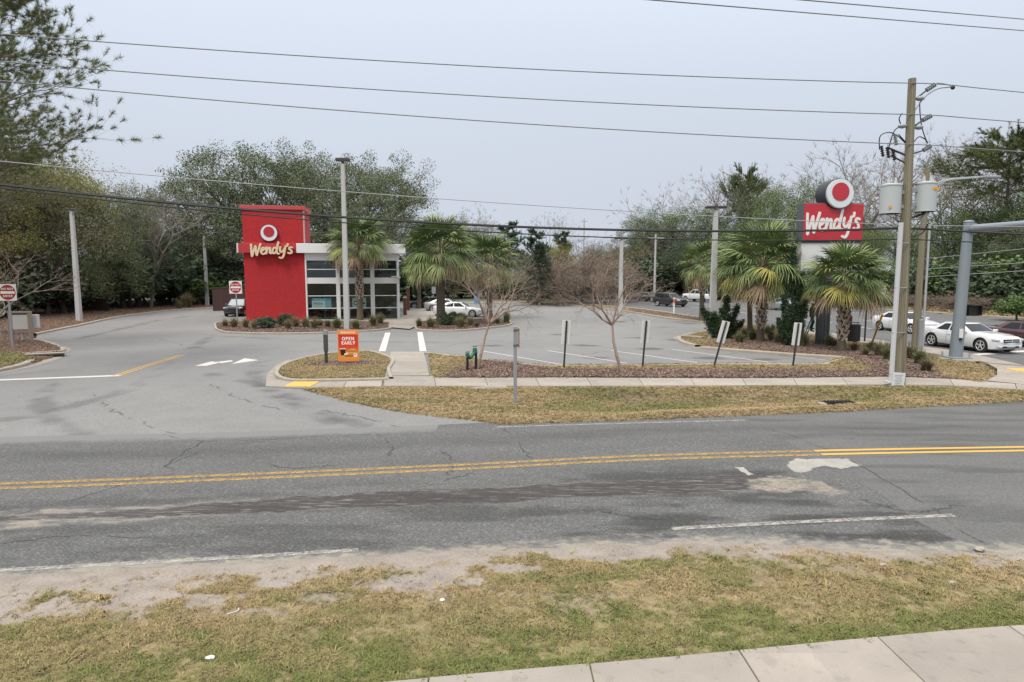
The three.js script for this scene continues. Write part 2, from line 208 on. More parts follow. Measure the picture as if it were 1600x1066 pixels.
// road paint
const wearTex = tile(512, (u, v, i, j) => { const n = smooth(0.42, 0.56, fbm(u * 26, v * 26, 4) * 0.45 + 0.4 * h2(i, j) + 0.15 * fbm(u * 5, v * 5, 2) + 0.02); return [n, n, n]; }, false);
const freshTex = tile(256, (u, v, i, j) => { const n = smooth(0.05, 0.2, fbm(u * 30, v * 30, 3) * 0.7 + 0.3 * h2(i, j)); return [n, n, n]; }, false);
const paint = (r, g, b, worn) => M(r, g, b, 0.7, { alphaMap: scaled(worn ? wearTex : freshTex, 0.9), transparent: true });
const mYellow = paint(0.5, 0.32, 0.09, 1), mYellowNew = paint(0.6, 0.36, 0.07, 0), mLine = paint(0.46, 0.44, 0.4, 1), mLineNew = paint(0.6, 0.58, 0.54, 0);
function marking(p, w, m, y, label) { ground('road_marking', strip(p, w, y), m, label); }
{
  const c = curve(yel, 700), l = c.filter(q => q.x < 7.15 && q.x > -40), r = c.filter(q => q.x > 7.0 && q.x < 60);
  for (const o of [-0.15, 0.15]) { marking(offsetLine(l, o), 0.155, mYellow, 0.01, (o < 0 ? 'far' : 'near') + ' faded yellow centre line on the worn street'); marking(offsetLine(r, o), 0.14, mYellowNew, 0.012, (o < 0 ? 'far' : 'near') + ' fresh yellow centre line on the newer asphalt'); }
  marking(curve(nearLine.slice(0, 5), 40), 0.11, mLine, 0.01, 'worn white edge line on the left of the near lane');
  marking(curve(pts([[1050, 827], [1160, 821], [1280, 815], [1490, 806]]), 20), 0.13, mLine, 0.011, 'white edge line on the right of the near lane');
  marking(pts([[775, 668], [900, 664], [1165, 657]]), 0.1, mLine, 0.01, 'thin white edge line along the far verge');
  marking(pts([[-160, 599], [0, 594], [190, 587]]), 0.38, mLineNew, 0.006, 'white stop bar across the driveway exit');
  for (const o of [-0.12, 0.12]) marking(offsetLine(pts([[180, 588], [235, 570], [285, 555]]), o), 0.1, mYellowNew, 0.008 + o * 0.01, (o < 0 ? 'left' : 'right') + ' yellow line between the driveway lanes');
  for (const [a, b, k] of [[[597, 549], [606, 520], 'left'], [[661, 549], [656, 519], 'right']]) marking(pts([a, b]), 0.36, mLineNew, 0.006, k + ' white bar of the crosswalk to the restaurant');
  const stalls = [[[755, 549], [885, 571]], [[856, 548], [980, 568]], [[955, 548], [1090, 567]], [[1050, 546], [1200, 566]], [[1080, 538], [1290, 563]]];
  stalls.forEach(([a, b], i) => marking(pts([a, b]), 0.1, mLineNew, 0.006, ['first', 'second', 'third', 'fourth', 'fifth'][i] + ' parking bay line from the left'));
  const lanes = [[[960, 470.5], [1050, 477], [1145, 487], [1300, 505], [1440, 526], [1600, 552]], [[960, 466.5], [1050, 472], [1145, 480.6], [1300, 495], [1440, 511], [1600, 532]], [[1000, 465.5], [1100, 471.5], [1300, 486], [1450, 499], [1600, 514]]];
  lanes.forEach((l, i) => { const c = curve(pts(l), 60); for (let k = 0; k < 56; k += 8) marking(c.slice(k, k + 5), 0.14, mLineNew, 0.002, ['dash of the nearest', 'dash of the middle', 'dash of the farthest'][i] + ' lane line on the main road'); });
  marking(pts([[1470, 558], [1600, 549], [1680, 543]]), 0.5, mLineNew, 0.003, 'white stop line under the white muscle car');
  // turn arrow: tail, gap and head
  const A = pts([[304, 572], [330, 565], [344, 567], [322, 572]]), B = pts([[336, 566], [362, 563], [364, 565], [345, 568]]), C = pts([[362, 569], [382, 560], [404, 563], [384, 566]]);
  ground('road_marking', mergeGeometries([sheet(A, 0.006), sheet(B, 0.006), sheet(C, 0.006)]), mLineNew, 'worn white turn arrow on the driveway');
}

// ---------------------------------------------------------------- grass land and verges
const grassAt = []; // [x, y, z, scale, r, g, b]
const chipAt = [];
const mSoil = new THREE.MeshStandardMaterial({ vertexColors: true, map: grainUnit, bumpMap: grainBump, bumpScale: 0.012, roughness: 1, side: THREE.DoubleSide });
function land(name, label, poly, o) { // a patch of ground with relief, soil colours and turf
  const x0 = Math.min(...poly.map(p => p.x)) - 0.5, x1 = Math.max(...poly.map(p => p.x)) + 0.5, z0 = Math.min(...poly.map(p => p.z)) - 0.5, z1 = Math.max(...poly.map(p => p.z)) + 0.5;
  const st = o.step, nx = Math.ceil((x1 - x0) / st), nz = Math.ceil((z1 - z0) / st), id = new Int32Array((nx + 1) * (nz + 1)).fill(-1), pos = [], col = [], uv = [], idx = [], c = [0, 0, 0];
  const hgt = (x, z, d) => Math.min(o.h, o.h * 0.3 + d * (o.slope ?? 0.5)) + (o.bump ?? 0.02) * (fbm(x * 1.5, z * 1.5, 3) - 0.5) * 2 - (o.dip ? o.dip(x, z, d) : 0) - (d < 0 ? 0.05 : 0);
  for (let j = 0; j <= nz; j++) for (let i = 0; i <= nx; i++) {
    const x = x0 + i * st, z = z0 + j * st, d = sd(poly, x, z); if (d < -st * 1.1) continue;
    id[j * (nx + 1) + i] = pos.length / 3; o.colour(c, x, z, d); pos.push(x, o.hard && d < 0.02 ? -0.04 : hgt(x, z, d), z); col.push(...c); uv.push(x, z);
  }
  for (let j = 0; j < nz; j++) for (let i = 0; i < nx; i++) { const a = id[j * (nx + 1) + i], b = id[j * (nx + 1) + i + 1], e = id[(j + 1) * (nx + 1) + i], f = id[(j + 1) * (nx + 1) + i + 1]; if (a >= 0 && b >= 0 && e >= 0 && f >= 0) idx.push(a, e, b, b, e, f); }
  ground(name, geo(pos, idx, col, uv), o.mat || mSoil, label);
  const area = (x1 - x0) * (z1 - z0), r = RNG(Math.round(area * 100));
  if (o.turf) for (let k = 0, n = area * o.turf; k < n; k++) {
    const x = rr(x0, x1, r), z = rr(z0, z1, r); if (!inside(poly, x, z)) continue; const d = edgeDist(poly, x, z), g = o.cover(x, z, d); if (r() > g[0]) continue;
    const gr = clamp(g[1] + rr(-0.3, 0.3, r)), t = rr(0.8, 1.5, r);
    grassAt.push([x, hgt(x, z, d) - 0.005, z, rr(0.7, 1.3, r) * (g[2] ?? 1), lerp(0.34, 0.15, gr) * t, lerp(0.25, 0.165, gr) * t, lerp(0.135, 0.05, gr) * t]);
  }
  if (o.chips) for (let k = 0, n = area * o.chips; k < n; k++) { const x = rr(x0, x1, r), z = rr(z0, z1, r); if (!inside(poly, x, z)) continue; const d = edgeDist(poly, x, z); if (r() > o.mulch(x, z, d)) continue; chipAt.push([x, hgt(x, z, d) + 0.012, z, rr(0.6, 1.4, r), rr(0.55, 1.5, r)]); }
}
const soilGrass = (c, gr, n) => { c[0] = lerp(0.29, 0.2, gr) * n; c[1] = lerp(0.215, 0.18, gr) * n; c[2] = lerp(0.125, 0.075, gr) * n; };
// near verge: sand at the road edge, dry turf, greener by the walk
const nearPoly = []; { for (let x = -16; x <= 14; x += 0.5) nearPoly.push(V(x, 0, zOn(nearEdge, x) - 0.1)); nearPoly.push(V(14, 0, -4), V(-16, 0, -0.5)); }
const nearWalk = [V(-9, 0, -4.6), ...pts([[300, 1105], [700, 1066], [1070, 1033], [1490, 993], [1600, 985]]), V(14, 0, -7.6)];
const sandy = (x, z) => { const d = z - zOn(nearEdge, x), w = lerp(0.62, 0.34, smooth(-3, 1.5, x)); return smooth(w + 0.42, w - 0.3, d + 0.95 * (fbm(x * 1.1, z * 1.9, 4) - 0.5) * (x < 1 ? 1.4 : 0.9) + 0.75 * (fbm(x * 5, z * 6, 3) - 0.5)) + (x < 1.5 ? 1 : 0.3) * smooth(0.53, 0.66, fbm(x * 1.3 + 30, z * 2.6, 4)) * smooth(2.3, 0.7, d); };
const nearMap = worldMap(2048, 512, -16, 14, -11, -4, (c, x, z, i, j) => {
  const s = clamp(sandy(x, z)), f = h2(i, j), n = (0.75 + 0.5 * fbm(x * 9, z * 9, 3)) * (0.8 + 0.4 * f), gr = clamp(0.6 * fbm(x * 0.8, z * 0.8, 3) + 0.35 * smooth(1.2, 2.6, z - zOn(nearEdge, x)));
  soilGrass(c, gr, n * 1.05); const sd2 = 0.7 + 0.42 * fbm(x * 3, z * 5, 4) + 0.34 * (f - 0.5); c[0] = lerp(c[0], 0.335 * sd2, s); c[1] = lerp(c[1], 0.29 * sd2, s); c[2] = lerp(c[2], 0.25 * sd2, s);
});
{
  const edge = new THREE.MeshStandardMaterial({ map: nearMap, bumpMap: scaled(grain, 30 / 1.1, 7 / 1.1), bumpScale: 0.012, roughness: 1, side: THREE.DoubleSide });
  land('near_verge', 'sandy roadside verge with patchy dry turf in front', nearPoly, { step: 0.11, h: 0.035, slope: 0.09, bump: 0.022, mat: edge, colour: c => { c[0] = c[1] = c[2] = 1; }, turf: 1900,
    cover: (x, z) => { if (z > zOn(nearWalk, x) + 0.02 || x < -13 || x > 13.5) return [0, 0]; const d = z - zOn(nearEdge, x), s = clamp(sandy(x, z)); return [(Math.pow(1 - s, 1.4) * smooth(-0.05, 0.25, d) + 0.02 * smooth(0.1, 0.4, d)) * (0.15 + 0.85 * smooth(0.34, 0.58, fbm(x * 3, z * 3.5, 4))), 0.06 + 0.25 * fbm(x, z, 3) + 0.5 * smooth(0.46, 0.7, fbm(x * 1.4 + 4, z * 2.2, 4)) + 0.34 * smooth(1.6, 2.6, d + 0.8 * fbm(x * 2, z * 2, 3)) + 0.5 * smooth(0.5, 0.1, zOn(nearWalk, x) - z + 0.4 * (fbm(x * 3, z * 3, 2) - 0.5)), (h2(Math.round(x * 71), Math.round(z * 73)) < 0.03 ? 1.0 : 0.62) * (0.7 + 0.6 * h2(Math.round(x * 90), Math.round(z * 90)))]; } });
  const g = scene.children[scene.children.length - 1].geometry, p = g.attributes.position, u = g.attributes.uv; for (let i = 0; i < p.count; i++) u.setXY(i, (p.getX(i) + 16) / 30, (p.getZ(i) + 11) / 7); g.deleteAttribute('color');
}
// far verge with a shallow swale
const walkN = pts([[415, 606], [470, 608], [600, 606], [900, 606], [1200, 605], [1400, 604], [1500, 606], [1600, 612], [1700, 620]], 0), walkF = pts([[430, 590], [480, 591], [600, 590], [900, 593], [1200, 594], [1400, 592], [1500, 596], [1600, 604], [1700, 613]], 0);
const farPoly = [...curve(pts([[478, 611], [520, 622], [560, 632], [650, 648], [740, 658], [780, 664]]), 24), ...pts([[1000, 657], [1300, 645], [1450, 636], [1600, 628], [1720, 622]]), ...walkN.slice(1).reverse()];
land('far_verge', 'dry grass verge across the street with a shallow swale', farPoly, { step: 0.2, h: 0.06, slope: 0.12, bump: 0.03, dip: (x, z, d) => 0.22 * smooth(0.4, 1.8, d) * smooth(0.2, 4, x) * smooth(15, 10, x),
  colour: (c, x, z, d) => { const n = 0.8 + 0.5 * fbm(x * 2, z * 2, 3), gr = clamp(1.5 * fbm(x * 0.5, z, 3) - 0.35); soilGrass(c, gr, n * 1.25); const br = smooth(0.55, 0.68, fbm(x * 0.4 + 11, z * 0.7, 3)) * 0.6; c[0] = lerp(c[0], 0.2, br); c[1] = lerp(c[1], 0.14, br); c[2] = lerp(c[2], 0.09, br); }, turf: 330,
  cover: (x, z, d) => [0.35 + 0.6 * smooth(0.3, 0.55, fbm(x, z, 3)), 0.8 * fbm(x * 0.5, z, 3) - 0.3 + 0.55 * smooth(0.52, 0.64, fbm(x * 0.35 + 20, z * 0.9, 3)), 0.95] });
// island left of the walkway
const islandPoly = curve(pts([[600, 589], [520, 591], [458, 591], [443, 586], [440, 578], [452, 568], [480, 559], [530, 551], [568, 549], [607, 560], [603, 578]], 0.1), 60);
const pileI = at(540, 572);
const dryC = (c, x, z) => { const n = 0.8 + 0.5 * fbm(x * 2, z * 2, 3), gr = clamp(1.3 * fbm(x * 0.6, z * 0.6 + 3, 3) - 0.3); soilGrass(c, gr, n * 1.2); };
const mulchC = (c, x, z) => { const n = 0.6 + 0.8 * fbm(x * 4, z * 4, 3); c[0] = 0.15 * n; c[1] = 0.1 * n; c[2] = 0.075 * n; };
land('entrance_island', 'small kerbed grass island with the yard sign', islandPoly, { step: 0.16, h: 0.13, slope: 2, hard: 1, colour: (c, x, z) => dryC(c, x, z), turf: 260, cover: (x, z) => [Math.hypot((x - pileI.x) / 1.7, (z - pileI.z) / 0.75) < 1 ? 0.05 : 0.85, 0.9 * fbm(x * 0.6, z * 0.6 + 3, 3) - 0.2, 0.85], chips: 420, mulch: (x, z) => smooth(1.2, 0.6, Math.hypot((x - pileI.x) / 1.7, (z - pileI.z) / 0.75)) });
// land between the lot, the sidewalk and the main road
const landPoly = [...pts([[884, 475], [986, 486], [1040, 495], [1107, 503], [1109, 515], [1076, 521], [1060, 526], [1070, 534], [1095, 541], [1198, 549], [1319, 557], [1285, 567], [1114, 567], [1000, 569], [850, 570], [760, 561], [669, 550], [675, 590]], 0.1), ...walkF.slice(3, 7).map(q => q.clone()), ...pts([[1535, 597], [1555, 588], [1555, 578], [1535, 569], [1500, 562], [1430, 551], [1340, 536], [1290, 526], [1220, 513], [1130, 501], [1086, 495], [1033, 487], [984, 481], [890, 473.5]], 0.1)];
const mulchZones = [pts([[720, 572], [770, 562], [860, 577], [1100, 577], [1240, 577], [1300, 580], [1420, 578], [1500, 592], [1400, 592], [1200, 594], [900, 593], [690, 589]], 0.1), pts([[1095, 538], [1150, 532], [1260, 532], [1330, 540], [1420, 560], [1470, 585], [1440, 592], [1400, 592], [1380, 582], [1330, 562], [1200, 548]], 0.1), pts([[985, 482], [1110, 497], [1110, 503], [985, 486]], 0.1)];
const inMulch = (x, z) => { let m = -9; for (const q of mulchZones) m = Math.max(m, sd(q, x, z)); return smooth(-0.25, 0.15, m + 0.5 * (fbm(x * 1.4, z * 1.4, 3) - 0.5)); };
land('planting_strip', 'grass and mulch beds between the lot and the main road', landPoly, { step: 0.25, h: 0.11, slope: 1.2, bump: 0.025, colour: (c, x, z) => { const a = [0, 0, 0]; dryC(c, x, z); mulchC(a, x, z); const m = inMulch(x, z); for (let i = 0; i < 3; i++) c[i] = lerp(c[i], a[i], m); }, turf: 95, cover: (x, z) => [z < -48 ? 0.2 : 0.9 * (1 - inMulch(x, z)), 1.0 * fbm(x * 0.6, z * 0.6 + 3, 3) - 0.25, 1.15], chips: 150, mulch: (x, z) => inMulch(x, z) * (z > -42 ? 1 : 0.4) });
// beds in front of the restaurant
const bed1 = curve(pts([[338, 510], [343, 515], [365, 519], [480, 520], [600, 514], [607, 508], [600, 503], [500, 502], [400, 502], [345, 504], [338, 510]], 0.1), 80);
const bed2 = curve(pts([[650, 510], [660, 515], [710, 516], [790, 508], [797, 504], [780, 499], [700, 499], [655, 506], [650, 510]], 0.1), 60);
for (const [b, l] of [[bed1, 'mulch bed with clumps of grass along the restaurant front'], [bed2, 'mulch bed with palm and shrubs beside the parked white car']]) land('planting_bed', l, b, { step: 0.3, h: 0.12, slope: 1.5, hard: 1, colour: mulchC, chips: 45, mulch: (x, z, d) => 1 });
// land on the left and behind
const leftPoly = [V(-60, 0, -22), V(-30, 0, -23.5), ...pts([[0, 577], [40, 569], [78, 558], [100, 549], [98, 542], [50, 527], [50, 521], [120, 507], [200, 491], [280, 483], [335, 480]], 0.1), V(-42, 0, -86), V(-60, 0, -86)];
const grassL = pts([[-200, 600], [0, 577], [60, 563], [30, 553], [-200, 555]]);
land('left_bank', 'leaf-strewn bank under the trees beside the drive', leftPoly, { step: 0.4, h: 0.11, slope: 1, bump: 0.05, colour: (c, x, z) => { const n = 0.6 + 0.8 * fbm(x * 3, z * 3, 3); if (inside(grassL, x, z)) { soilGrass(c, 0.7, n * 1.2); return; } c[0] = 0.19 * n; c[1] = 0.105 * n; c[2] = 0.06 * n; }, turf: 60, cover: (x, z) => [inside(grassL, x, z) ? 1 : 0.02, 0.7, 1.4], chips: 22, mulch: (x, z) => inside(grassL, x, z) ? 0 : 0.8 });
const backPoly = [V(-60, 0, -86), V(-42, 0, -86), V(-41, 0, -99), V(-10, 0, -99), V(4, 0, -97), ...pts([[800, 473.5], [884, 474.5], [890, 472.5]]), V(22, 0, -130), V(-60, 0, -130)];
land('back_lawn', 'grass behind the lot at the foot of the trees', backPoly, { step: 1, h: 0.11, slope: 1, bump: 0.05, colour: (c, x, z) => { const n = 0.7 + 0.6 * fbm(x, z, 3); soilGrass(c, clamp(0.45 + 0.7 * smooth(-4, -12, x)), n); if (x < -4) { c[0] *= 0.62; } } });
const acrossPoly = [...mainFar.map(q => V(q.x + 0.2, 0, q.z - 0.2)), V(80, 0, -36), V(120, 0, -60), V(110, 0, -160), V(36, 0, -230), V(34, 0, -160)];
land('roadside_bank', 'dry grass bank across the main road', acrossPoly, { step: 1, h: 0.25, slope: 0.06, bump: 0.2, colour: (c, x, z, d) => { const n = 0.75 + 0.5 * fbm(x, z, 3); soilGrass(c, 0.25, n * 1.15); }, turf: 9, cover: (x, z, d) => [d < 14 ? 1 : 0.05, 0.2, 4.2] });

// turf: blades of dry and green grass
function tuftGeo(n, h, spread, seed, lean = 0.6) {
  const r = RNG(seed), pos = [], idx = [];
  for (let i = 0; i < n; i++) { const a = r() * 2 * PI, b = r() * 2 * PI, x = Math.cos(a) * spread * r(), z = Math.sin(a) * spread * r(), l = h * rr(0.5, 1.2, r), k = lean * rr(0.2, 1.3, r), w = rr(0.0025, 0.0045, r), c = Math.cos(b), s = Math.sin(b), p = pos.length / 3;
    pos.push(x - s * w, 0, z + c * w, x + s * w, 0, z - c * w, x + c * l * k * 0.4 - s * w * 0.8, l * 0.6, z + s * l * k * 0.4 + c * w * 0.8, x + c * l * k * 0.4 + s * w * 0.8, l * 0.6, z + s * l * k * 0.4 - c * w * 0.8, x + c * l * k, l * (1 - 0.35 * k), z + s * l * k); idx.push(p, p + 1, p + 2, p + 1, p + 3, p + 2, p + 2, p + 3, p + 4); }
  return geo(pos, idx);
}
{
  const m4 = new THREE.Matrix4(), q = new THREE.Quaternion(), e = new THREE.Euler(), col = new THREE.Color(), groups = [[], [], []];
  for (const g of grassAt) groups[Math.floor(h2(Math.round(g[0] * 997), Math.round(g[2] * 991)) * 2.999)].push(g);
  groups.forEach((list, k) => {
    const im = new THREE.InstancedMesh(tuftGeo(11, 0.055, 0.05, 31 + k, 1.0), M(1, 1, 1, 0.95), list.length);
    list.forEach((g, i) => { e.set(0, h2(i, k) * 6.3, 0); m4.compose(V(g[0], g[1], g[2]), q.setFromEuler(e), V(g[3] * 1.35, g[3], g[3] * 1.35)); im.setMatrixAt(i, m4); im.setColorAt(i, col.setRGB(g[4], g[5], g[6])); });
    im.receiveShadow = im.castShadow = true;
    top(im, 'grass', 'short dry and green grass blades of the verges', 'grass', null, 'stuff');
  });
  const chip = new THREE.BoxGeometry(0.075, 0.014, 0.028), cm = new THREE.InstancedMesh(chip, M(1, 1, 1, 0.95), chipAt.length);
  chipAt.forEach((g, i) => { e.set((h2(i, 1) - 0.5) * 1.2, h2(i, 2) * 6.3, (h2(i, 3) - 0.5) * 1.2); m4.compose(V(g[0], g[1], g[2]), q.setFromEuler(e), V(g[3] * 1.25, g[3] * 1.3, g[3] * 1.5)); cm.setMatrixAt(i, m4); const t = g[4], p = h2(i, 4); cm.setColorAt(i, col.setRGB(lerp(0.16, 0.22, p) * t, lerp(0.1, 0.16, p) * t, lerp(0.078, 0.125, p) * t)); });
  cm.castShadow = cm.receiveShadow = true; top(cm, 'mulch_chips', 'brown bark mulch chips on the beds', 'mulch', null, 'stuff');
}

// ---------------------------------------------------------------- kerbs and walks
function kerb(p, w, h, label) { ground('kerb', kerbGeo(p, w, h), mKerb, label); }
kerb(curve(pts([[608, 590], [604, 576], [609, 559], [568, 548], [530, 550], [480, 558], [450, 567], [436, 578], [440, 587], [458, 592], [520, 592], [605, 590.5]], 0.13), 70), 0.16, 0.15, 'pale kerb round the entrance island');
kerb(curve(bed1, 70), 0.16, 0.14, 'kerb round the bed in front of the restaurant');
kerb(curve(bed2, 60), 0.16, 0.14, 'kerb round the bed beside the parked white car');
kerb(pts([[667, 550], [760, 561], [850, 571], [1000, 570], [1114, 568], [1285, 568], [1320, 557.5]], 0.13), 0.16, 0.14, 'kerb along the street side of the parking bays');
kerb(curve(pts([[1321, 558], [1198, 550], [1095, 542]], 0.13), 12), 0.34, 0.14, 'wide pale kerb below the palms');
kerb(curve(pts([[1086, 539], [1066, 534], [1057, 526], [1075, 521], [1109, 515]], 0.13), 24), 0.3, 0.14, 'rounded kerb at the lamp post in the lot corner');
kerb(curve(pts([[1112, 515], [1108, 504], [1040, 496], [986, 487], [884, 475.5]], 0.13), 24), 0.2, 0.14, 'kerb on the main road side of the lot');
kerb(curve(pts([[884, 472.5], [984, 480], [1033, 486], [1086, 494], [1130, 500], [1220, 511]], 0.13), 24), 0.2, 0.14, 'kerb along the near side of the main road');
kerb(curve(pts([[640, 474], [700, 473.4], [800, 473.4], [890, 475]], 0.13), 14), 0.25, 0.14, 'pale kerb along the back of the lot');
kerb(curve(pts([[50, 521], [120, 507], [200, 491.5], [280, 483], [335, 480]], 0.13), 20), 0.25, 0.14, 'long kerb along the left side of the drive');
kerb(curve(pts([[44, 527], [75, 533], [98, 541.5], [99, 547], [80, 549], [34, 552]], 0.13), 30), 0.2, 0.14, 'kerb round the inlet on the left');
kerb(curve(pts([[54, 562], [40, 568], [0, 577], [-100, 594]], 0.13), 14), 0.3, 0.14, 'pale kerb at the lower left');
kerb(curve(mainFar.slice(0, 8), 30), 0.25, 0.16, 'kerb on the far side of the main road');
{ // gutters
  ground('gutter', sheet(pts([[-100, 602], [0, 584], [60, 572], [95, 560], [112, 546], [100, 541], [70, 556], [0, 570]]), 0.012), mConcB, 'concrete gutter apron at the lower left inlet');
  ground('gutter', sheet(pts([[1050, 527], [1062, 537], [1088, 545], [1300, 562], [1322, 557], [1198, 546], [1092, 538], [1066, 526]]), 0.012), mConcB, 'concrete gutter below the palms');
  ground('gutter', sheet(pts([[415, 604], [417, 585], [432, 570], [452, 562], [470, 575], [470, 592], [462, 608]]), 0.012), mConcB, 'rounded concrete apron at the entrance island');
}
function walk(name, label, a, b, n, h) { // a concrete walk of separate slabs
  const g = new THREE.Group(); top(g, name, label, null, null, 'structure'); const A = new THREE.CatmullRomCurve3(a, false, 'centripetal'), B = new THREE.CatmullRomCurve3(b, false, 'centripetal');
  for (let i = 0; i < n; i++) {
    const t0 = i / n, t1 = (i + 1) / n, L = A.getLength() / n, gp = 0.008 / L / n, p = [];
    for (let k = 0; k <= 4; k++) p.push(A.getPointAt(clamp(lerp(t0 + gp, t1 - gp, k / 4)))); for (let k = 4; k >= 0; k--) p.push(B.getPointAt(clamp(lerp(t0 + gp, t1 - gp, k / 4))));
    const s = new THREE.Shape(p.map(q => new THREE.Vector2(q.x, -q.z))), e = new THREE.ExtrudeGeometry(s, { depth: 0.1, bevelEnabled: true, bevelSize: 0.006, bevelThickness: 0.006, bevelSegments: 1, bevelOffset: -0.006 }); e.rotateX(-PI / 2); e.translate(0, h - 0.106 + 0.004 * (h2(i, 5) - 0.5), 0);
    part(g, 'slab', e, [mConc, mConcB, mConcC][Math.floor(h2(i, n) * 3)]);
  }
}
walk('far_sidewalk', 'pale concrete sidewalk across the street', [...walkN.slice(2, 9)], [...walkF.slice(2, 9)], 13, 0.075);
walk('far_sidewalk', 'ramp end of the concrete sidewalk by the driveway', pts([[424, 606], [470, 608], [596, 606]]), pts([[440, 591], [480, 592], [599, 590]]), 3, 0.06);
walk('walkway', 'concrete walkway crossing the grass towards the restaurant', pts([[602, 589.5], [606, 570], [611, 552]]), pts([[671, 589.5], [667, 570], [662, 552]]), 3, 0.078);
walk('near_sidewalk', 'concrete sidewalk at the lower right', [V(-9, 0, -4.6), ...pts([[300, 1105], [700, 1066], [1070, 1033], [1490, 993], [1600, 985]]), V(14, 0, -7.6)], [V(-9, 0, -3), V(-3.5, 0, -3.7), V(0, 0, -4.3), V(2.4, 0, -4.65), V(6, 0, -5.2), V(8, 0, -5.5), V(14, 0, -6.1)], 14, 0.07);
walk('main_sidewalk', 'concrete sidewalk beside the main road', pts([[1225, 512], [1300, 523], [1345, 530], [1437, 544], [1510, 555], [1600, 575]]), pts([[1225, 518], [1290, 530], [1345, 538], [1430, 552], [1500, 562], [1540, 570]]), 10, 0.12);
ground('corner_ramp', sheet(pts([[1505, 563], [1540, 569], [1558, 578], [1558, 588], [1538, 597], [1600, 603], [1720, 612], [1720, 596], [1600, 574], [1500, 556]]), 0.062), mConcC, 'pale concrete ramp at the street corner');
ground('tactile_pad', join([box(0.95, 0.02, 1.05).translate(at(472, 603).x, 0.066, at(472, 603).z), ...Array.from({ length: 80 }, (_, i) => cyl(0.02, 0.014, 0.008, at(472, 603).x - 0.42 + (i % 10) * 0.093, 0.075, at(472, 603).z - 0.42 + Math.floor(i / 10) * 0.12, 6))]), M(0.66, 0.42, 0.1, 0.8), 'yellow tactile pad at the end of the sidewalk');
ground('tactile_pad', join([box(1.2, 0.02, 0.9).translate(at(1604, 581).x, 0.07, at(1604, 581).z)]), M(0.66, 0.42, 0.1, 0.8), 'yellow tactile pad at the right edge by the crossing');
ground('forecourt', sheet(pts([[607, 513], [640, 516], [650, 511], [655, 505], [690, 498], [668, 478], [634, 480], [628, 497], [480, 503], [605, 504]]), 0.09), mConc, 'concrete path beside the restaurant');
// ---------------------------------------------------------------- the restaurant
const script = { // brush strokes of the shop name, in units of the letter height
  W: [[[0.02, 0.98], [0.03, 0.5], [0.06, 0.02]], [[0.07, 0.04], [0.2, 0.55], [0.3, 0.86]], [[0.3, 0.84], [0.32, 0.4], [0.36, 0.1]], [[0.37, 0.12], [0.5, 0.6], [0.62, 1.02]]],
  e: [[[0.64, 0.44], [0.78, 0.52], [0.87, 0.66], [0.77, 0.74], [0.66, 0.56], [0.65, 0.32], [0.76, 0.2], [0.92, 0.3]]],
  n: [[[1.0, 0.76], [0.98, 0.5], [0.96, 0.24]], [[0.98, 0.4], [1.1, 0.68], [1.2, 0.72], [1.2, 0.5], [1.2, 0.28], [1.32, 0.28]]],
  d: [[[1.63, 0.66], [1.5, 0.74], [1.38, 0.56], [1.36, 0.34], [1.46, 0.26], [1.58, 0.42]], [[1.75, 1.18], [1.68, 0.8], [1.62, 0.4], [1.7, 0.24], [1.78, 0.26]]],
  y: [[[1.86, 0.8], [1.83, 0.55], [1.9, 0.38], [2.02, 0.44], [2.12, 0.64]], [[2.2, 0.86], [2.13, 0.5], [2.06, 0.12], [1.94, -0.1], [1.78, -0.06]]],
  apostrophe: [[[2.34, 1.04], [2.31, 0.86]]],
  s: [[[2.62, 0.74], [2.5, 0.78], [2.42, 0.66], [2.54, 0.52], [2.58, 0.36], [2.46, 0.27], [2.34, 0.32]]],
};
function strokeGeo(list, w, depth, z0 = 0) {
  const all = []; let lift = 0;
  for (const st of list) {
    const c = new THREE.CatmullRomCurve3(st.map(([x, y]) => V(x, y, 0))), n = 18, pos = [], idx = [];
    const P = c.getPoints(n), T = P.map((_, i) => c.getTangent(i / n));
    const sec = [[P[0].clone().addScaledVector(T[0], -w * 0.4), 0.45, T[0]], ...P.map((p, i) => [p, 1, T[i]]), [P[n].clone().addScaledVector(T[n], w * 0.4), 0.45, T[n]]];
    sec.forEach(([p, k, t], i) => { const nx = -t.y * w / 2 * k, ny = t.x * w / 2 * k, f = depth + (lift += 0.0002); pos.push(p.x + nx, p.y + ny, z0, p.x - nx, p.y - ny, z0, p.x - nx, p.y - ny, z0 + f, p.x + nx, p.y + ny, z0 + f); if (i) { const a = i * 4 - 4, b = i * 4; for (let e = 0; e < 4; e++) { const g = (e + 1) % 4; idx.push(a + e, a + g, b + e, a + g, b + g, b + e); } } });
    idx.push(0, 1, 2, 0, 2, 3); const L = (sec.length - 1) * 4; idx.push(L, L + 2, L + 1, L, L + 3, L + 2);
    all.push(toCreasedNormals(geo(pos, idx), 0.6));
  }
  return join(all);
}
function lettering(parent, size, x, y, z, m, depth, w = 0.15, tall = 1) { // one mesh for each letter
  for (const k of Object.keys(script)) { const g = strokeGeo(script[k], w, depth / size); g.scale(size, size * tall, size); g.translate(x, y, z); part(parent, k === 'apostrophe' ? 'apostrophe' : 'letter', g, m); }
}
const bA = at(385, 502), bB = at(625, 499), bW = bA.distanceTo(bB), bTurn = Math.atan2(-(bB.z - bA.z), bB.x - bA.x);
const rest = thing('restaurant', 'restaurant with red brick tower, white fascia and tall glass front', 'restaurant', bA.clone(), bTurn);
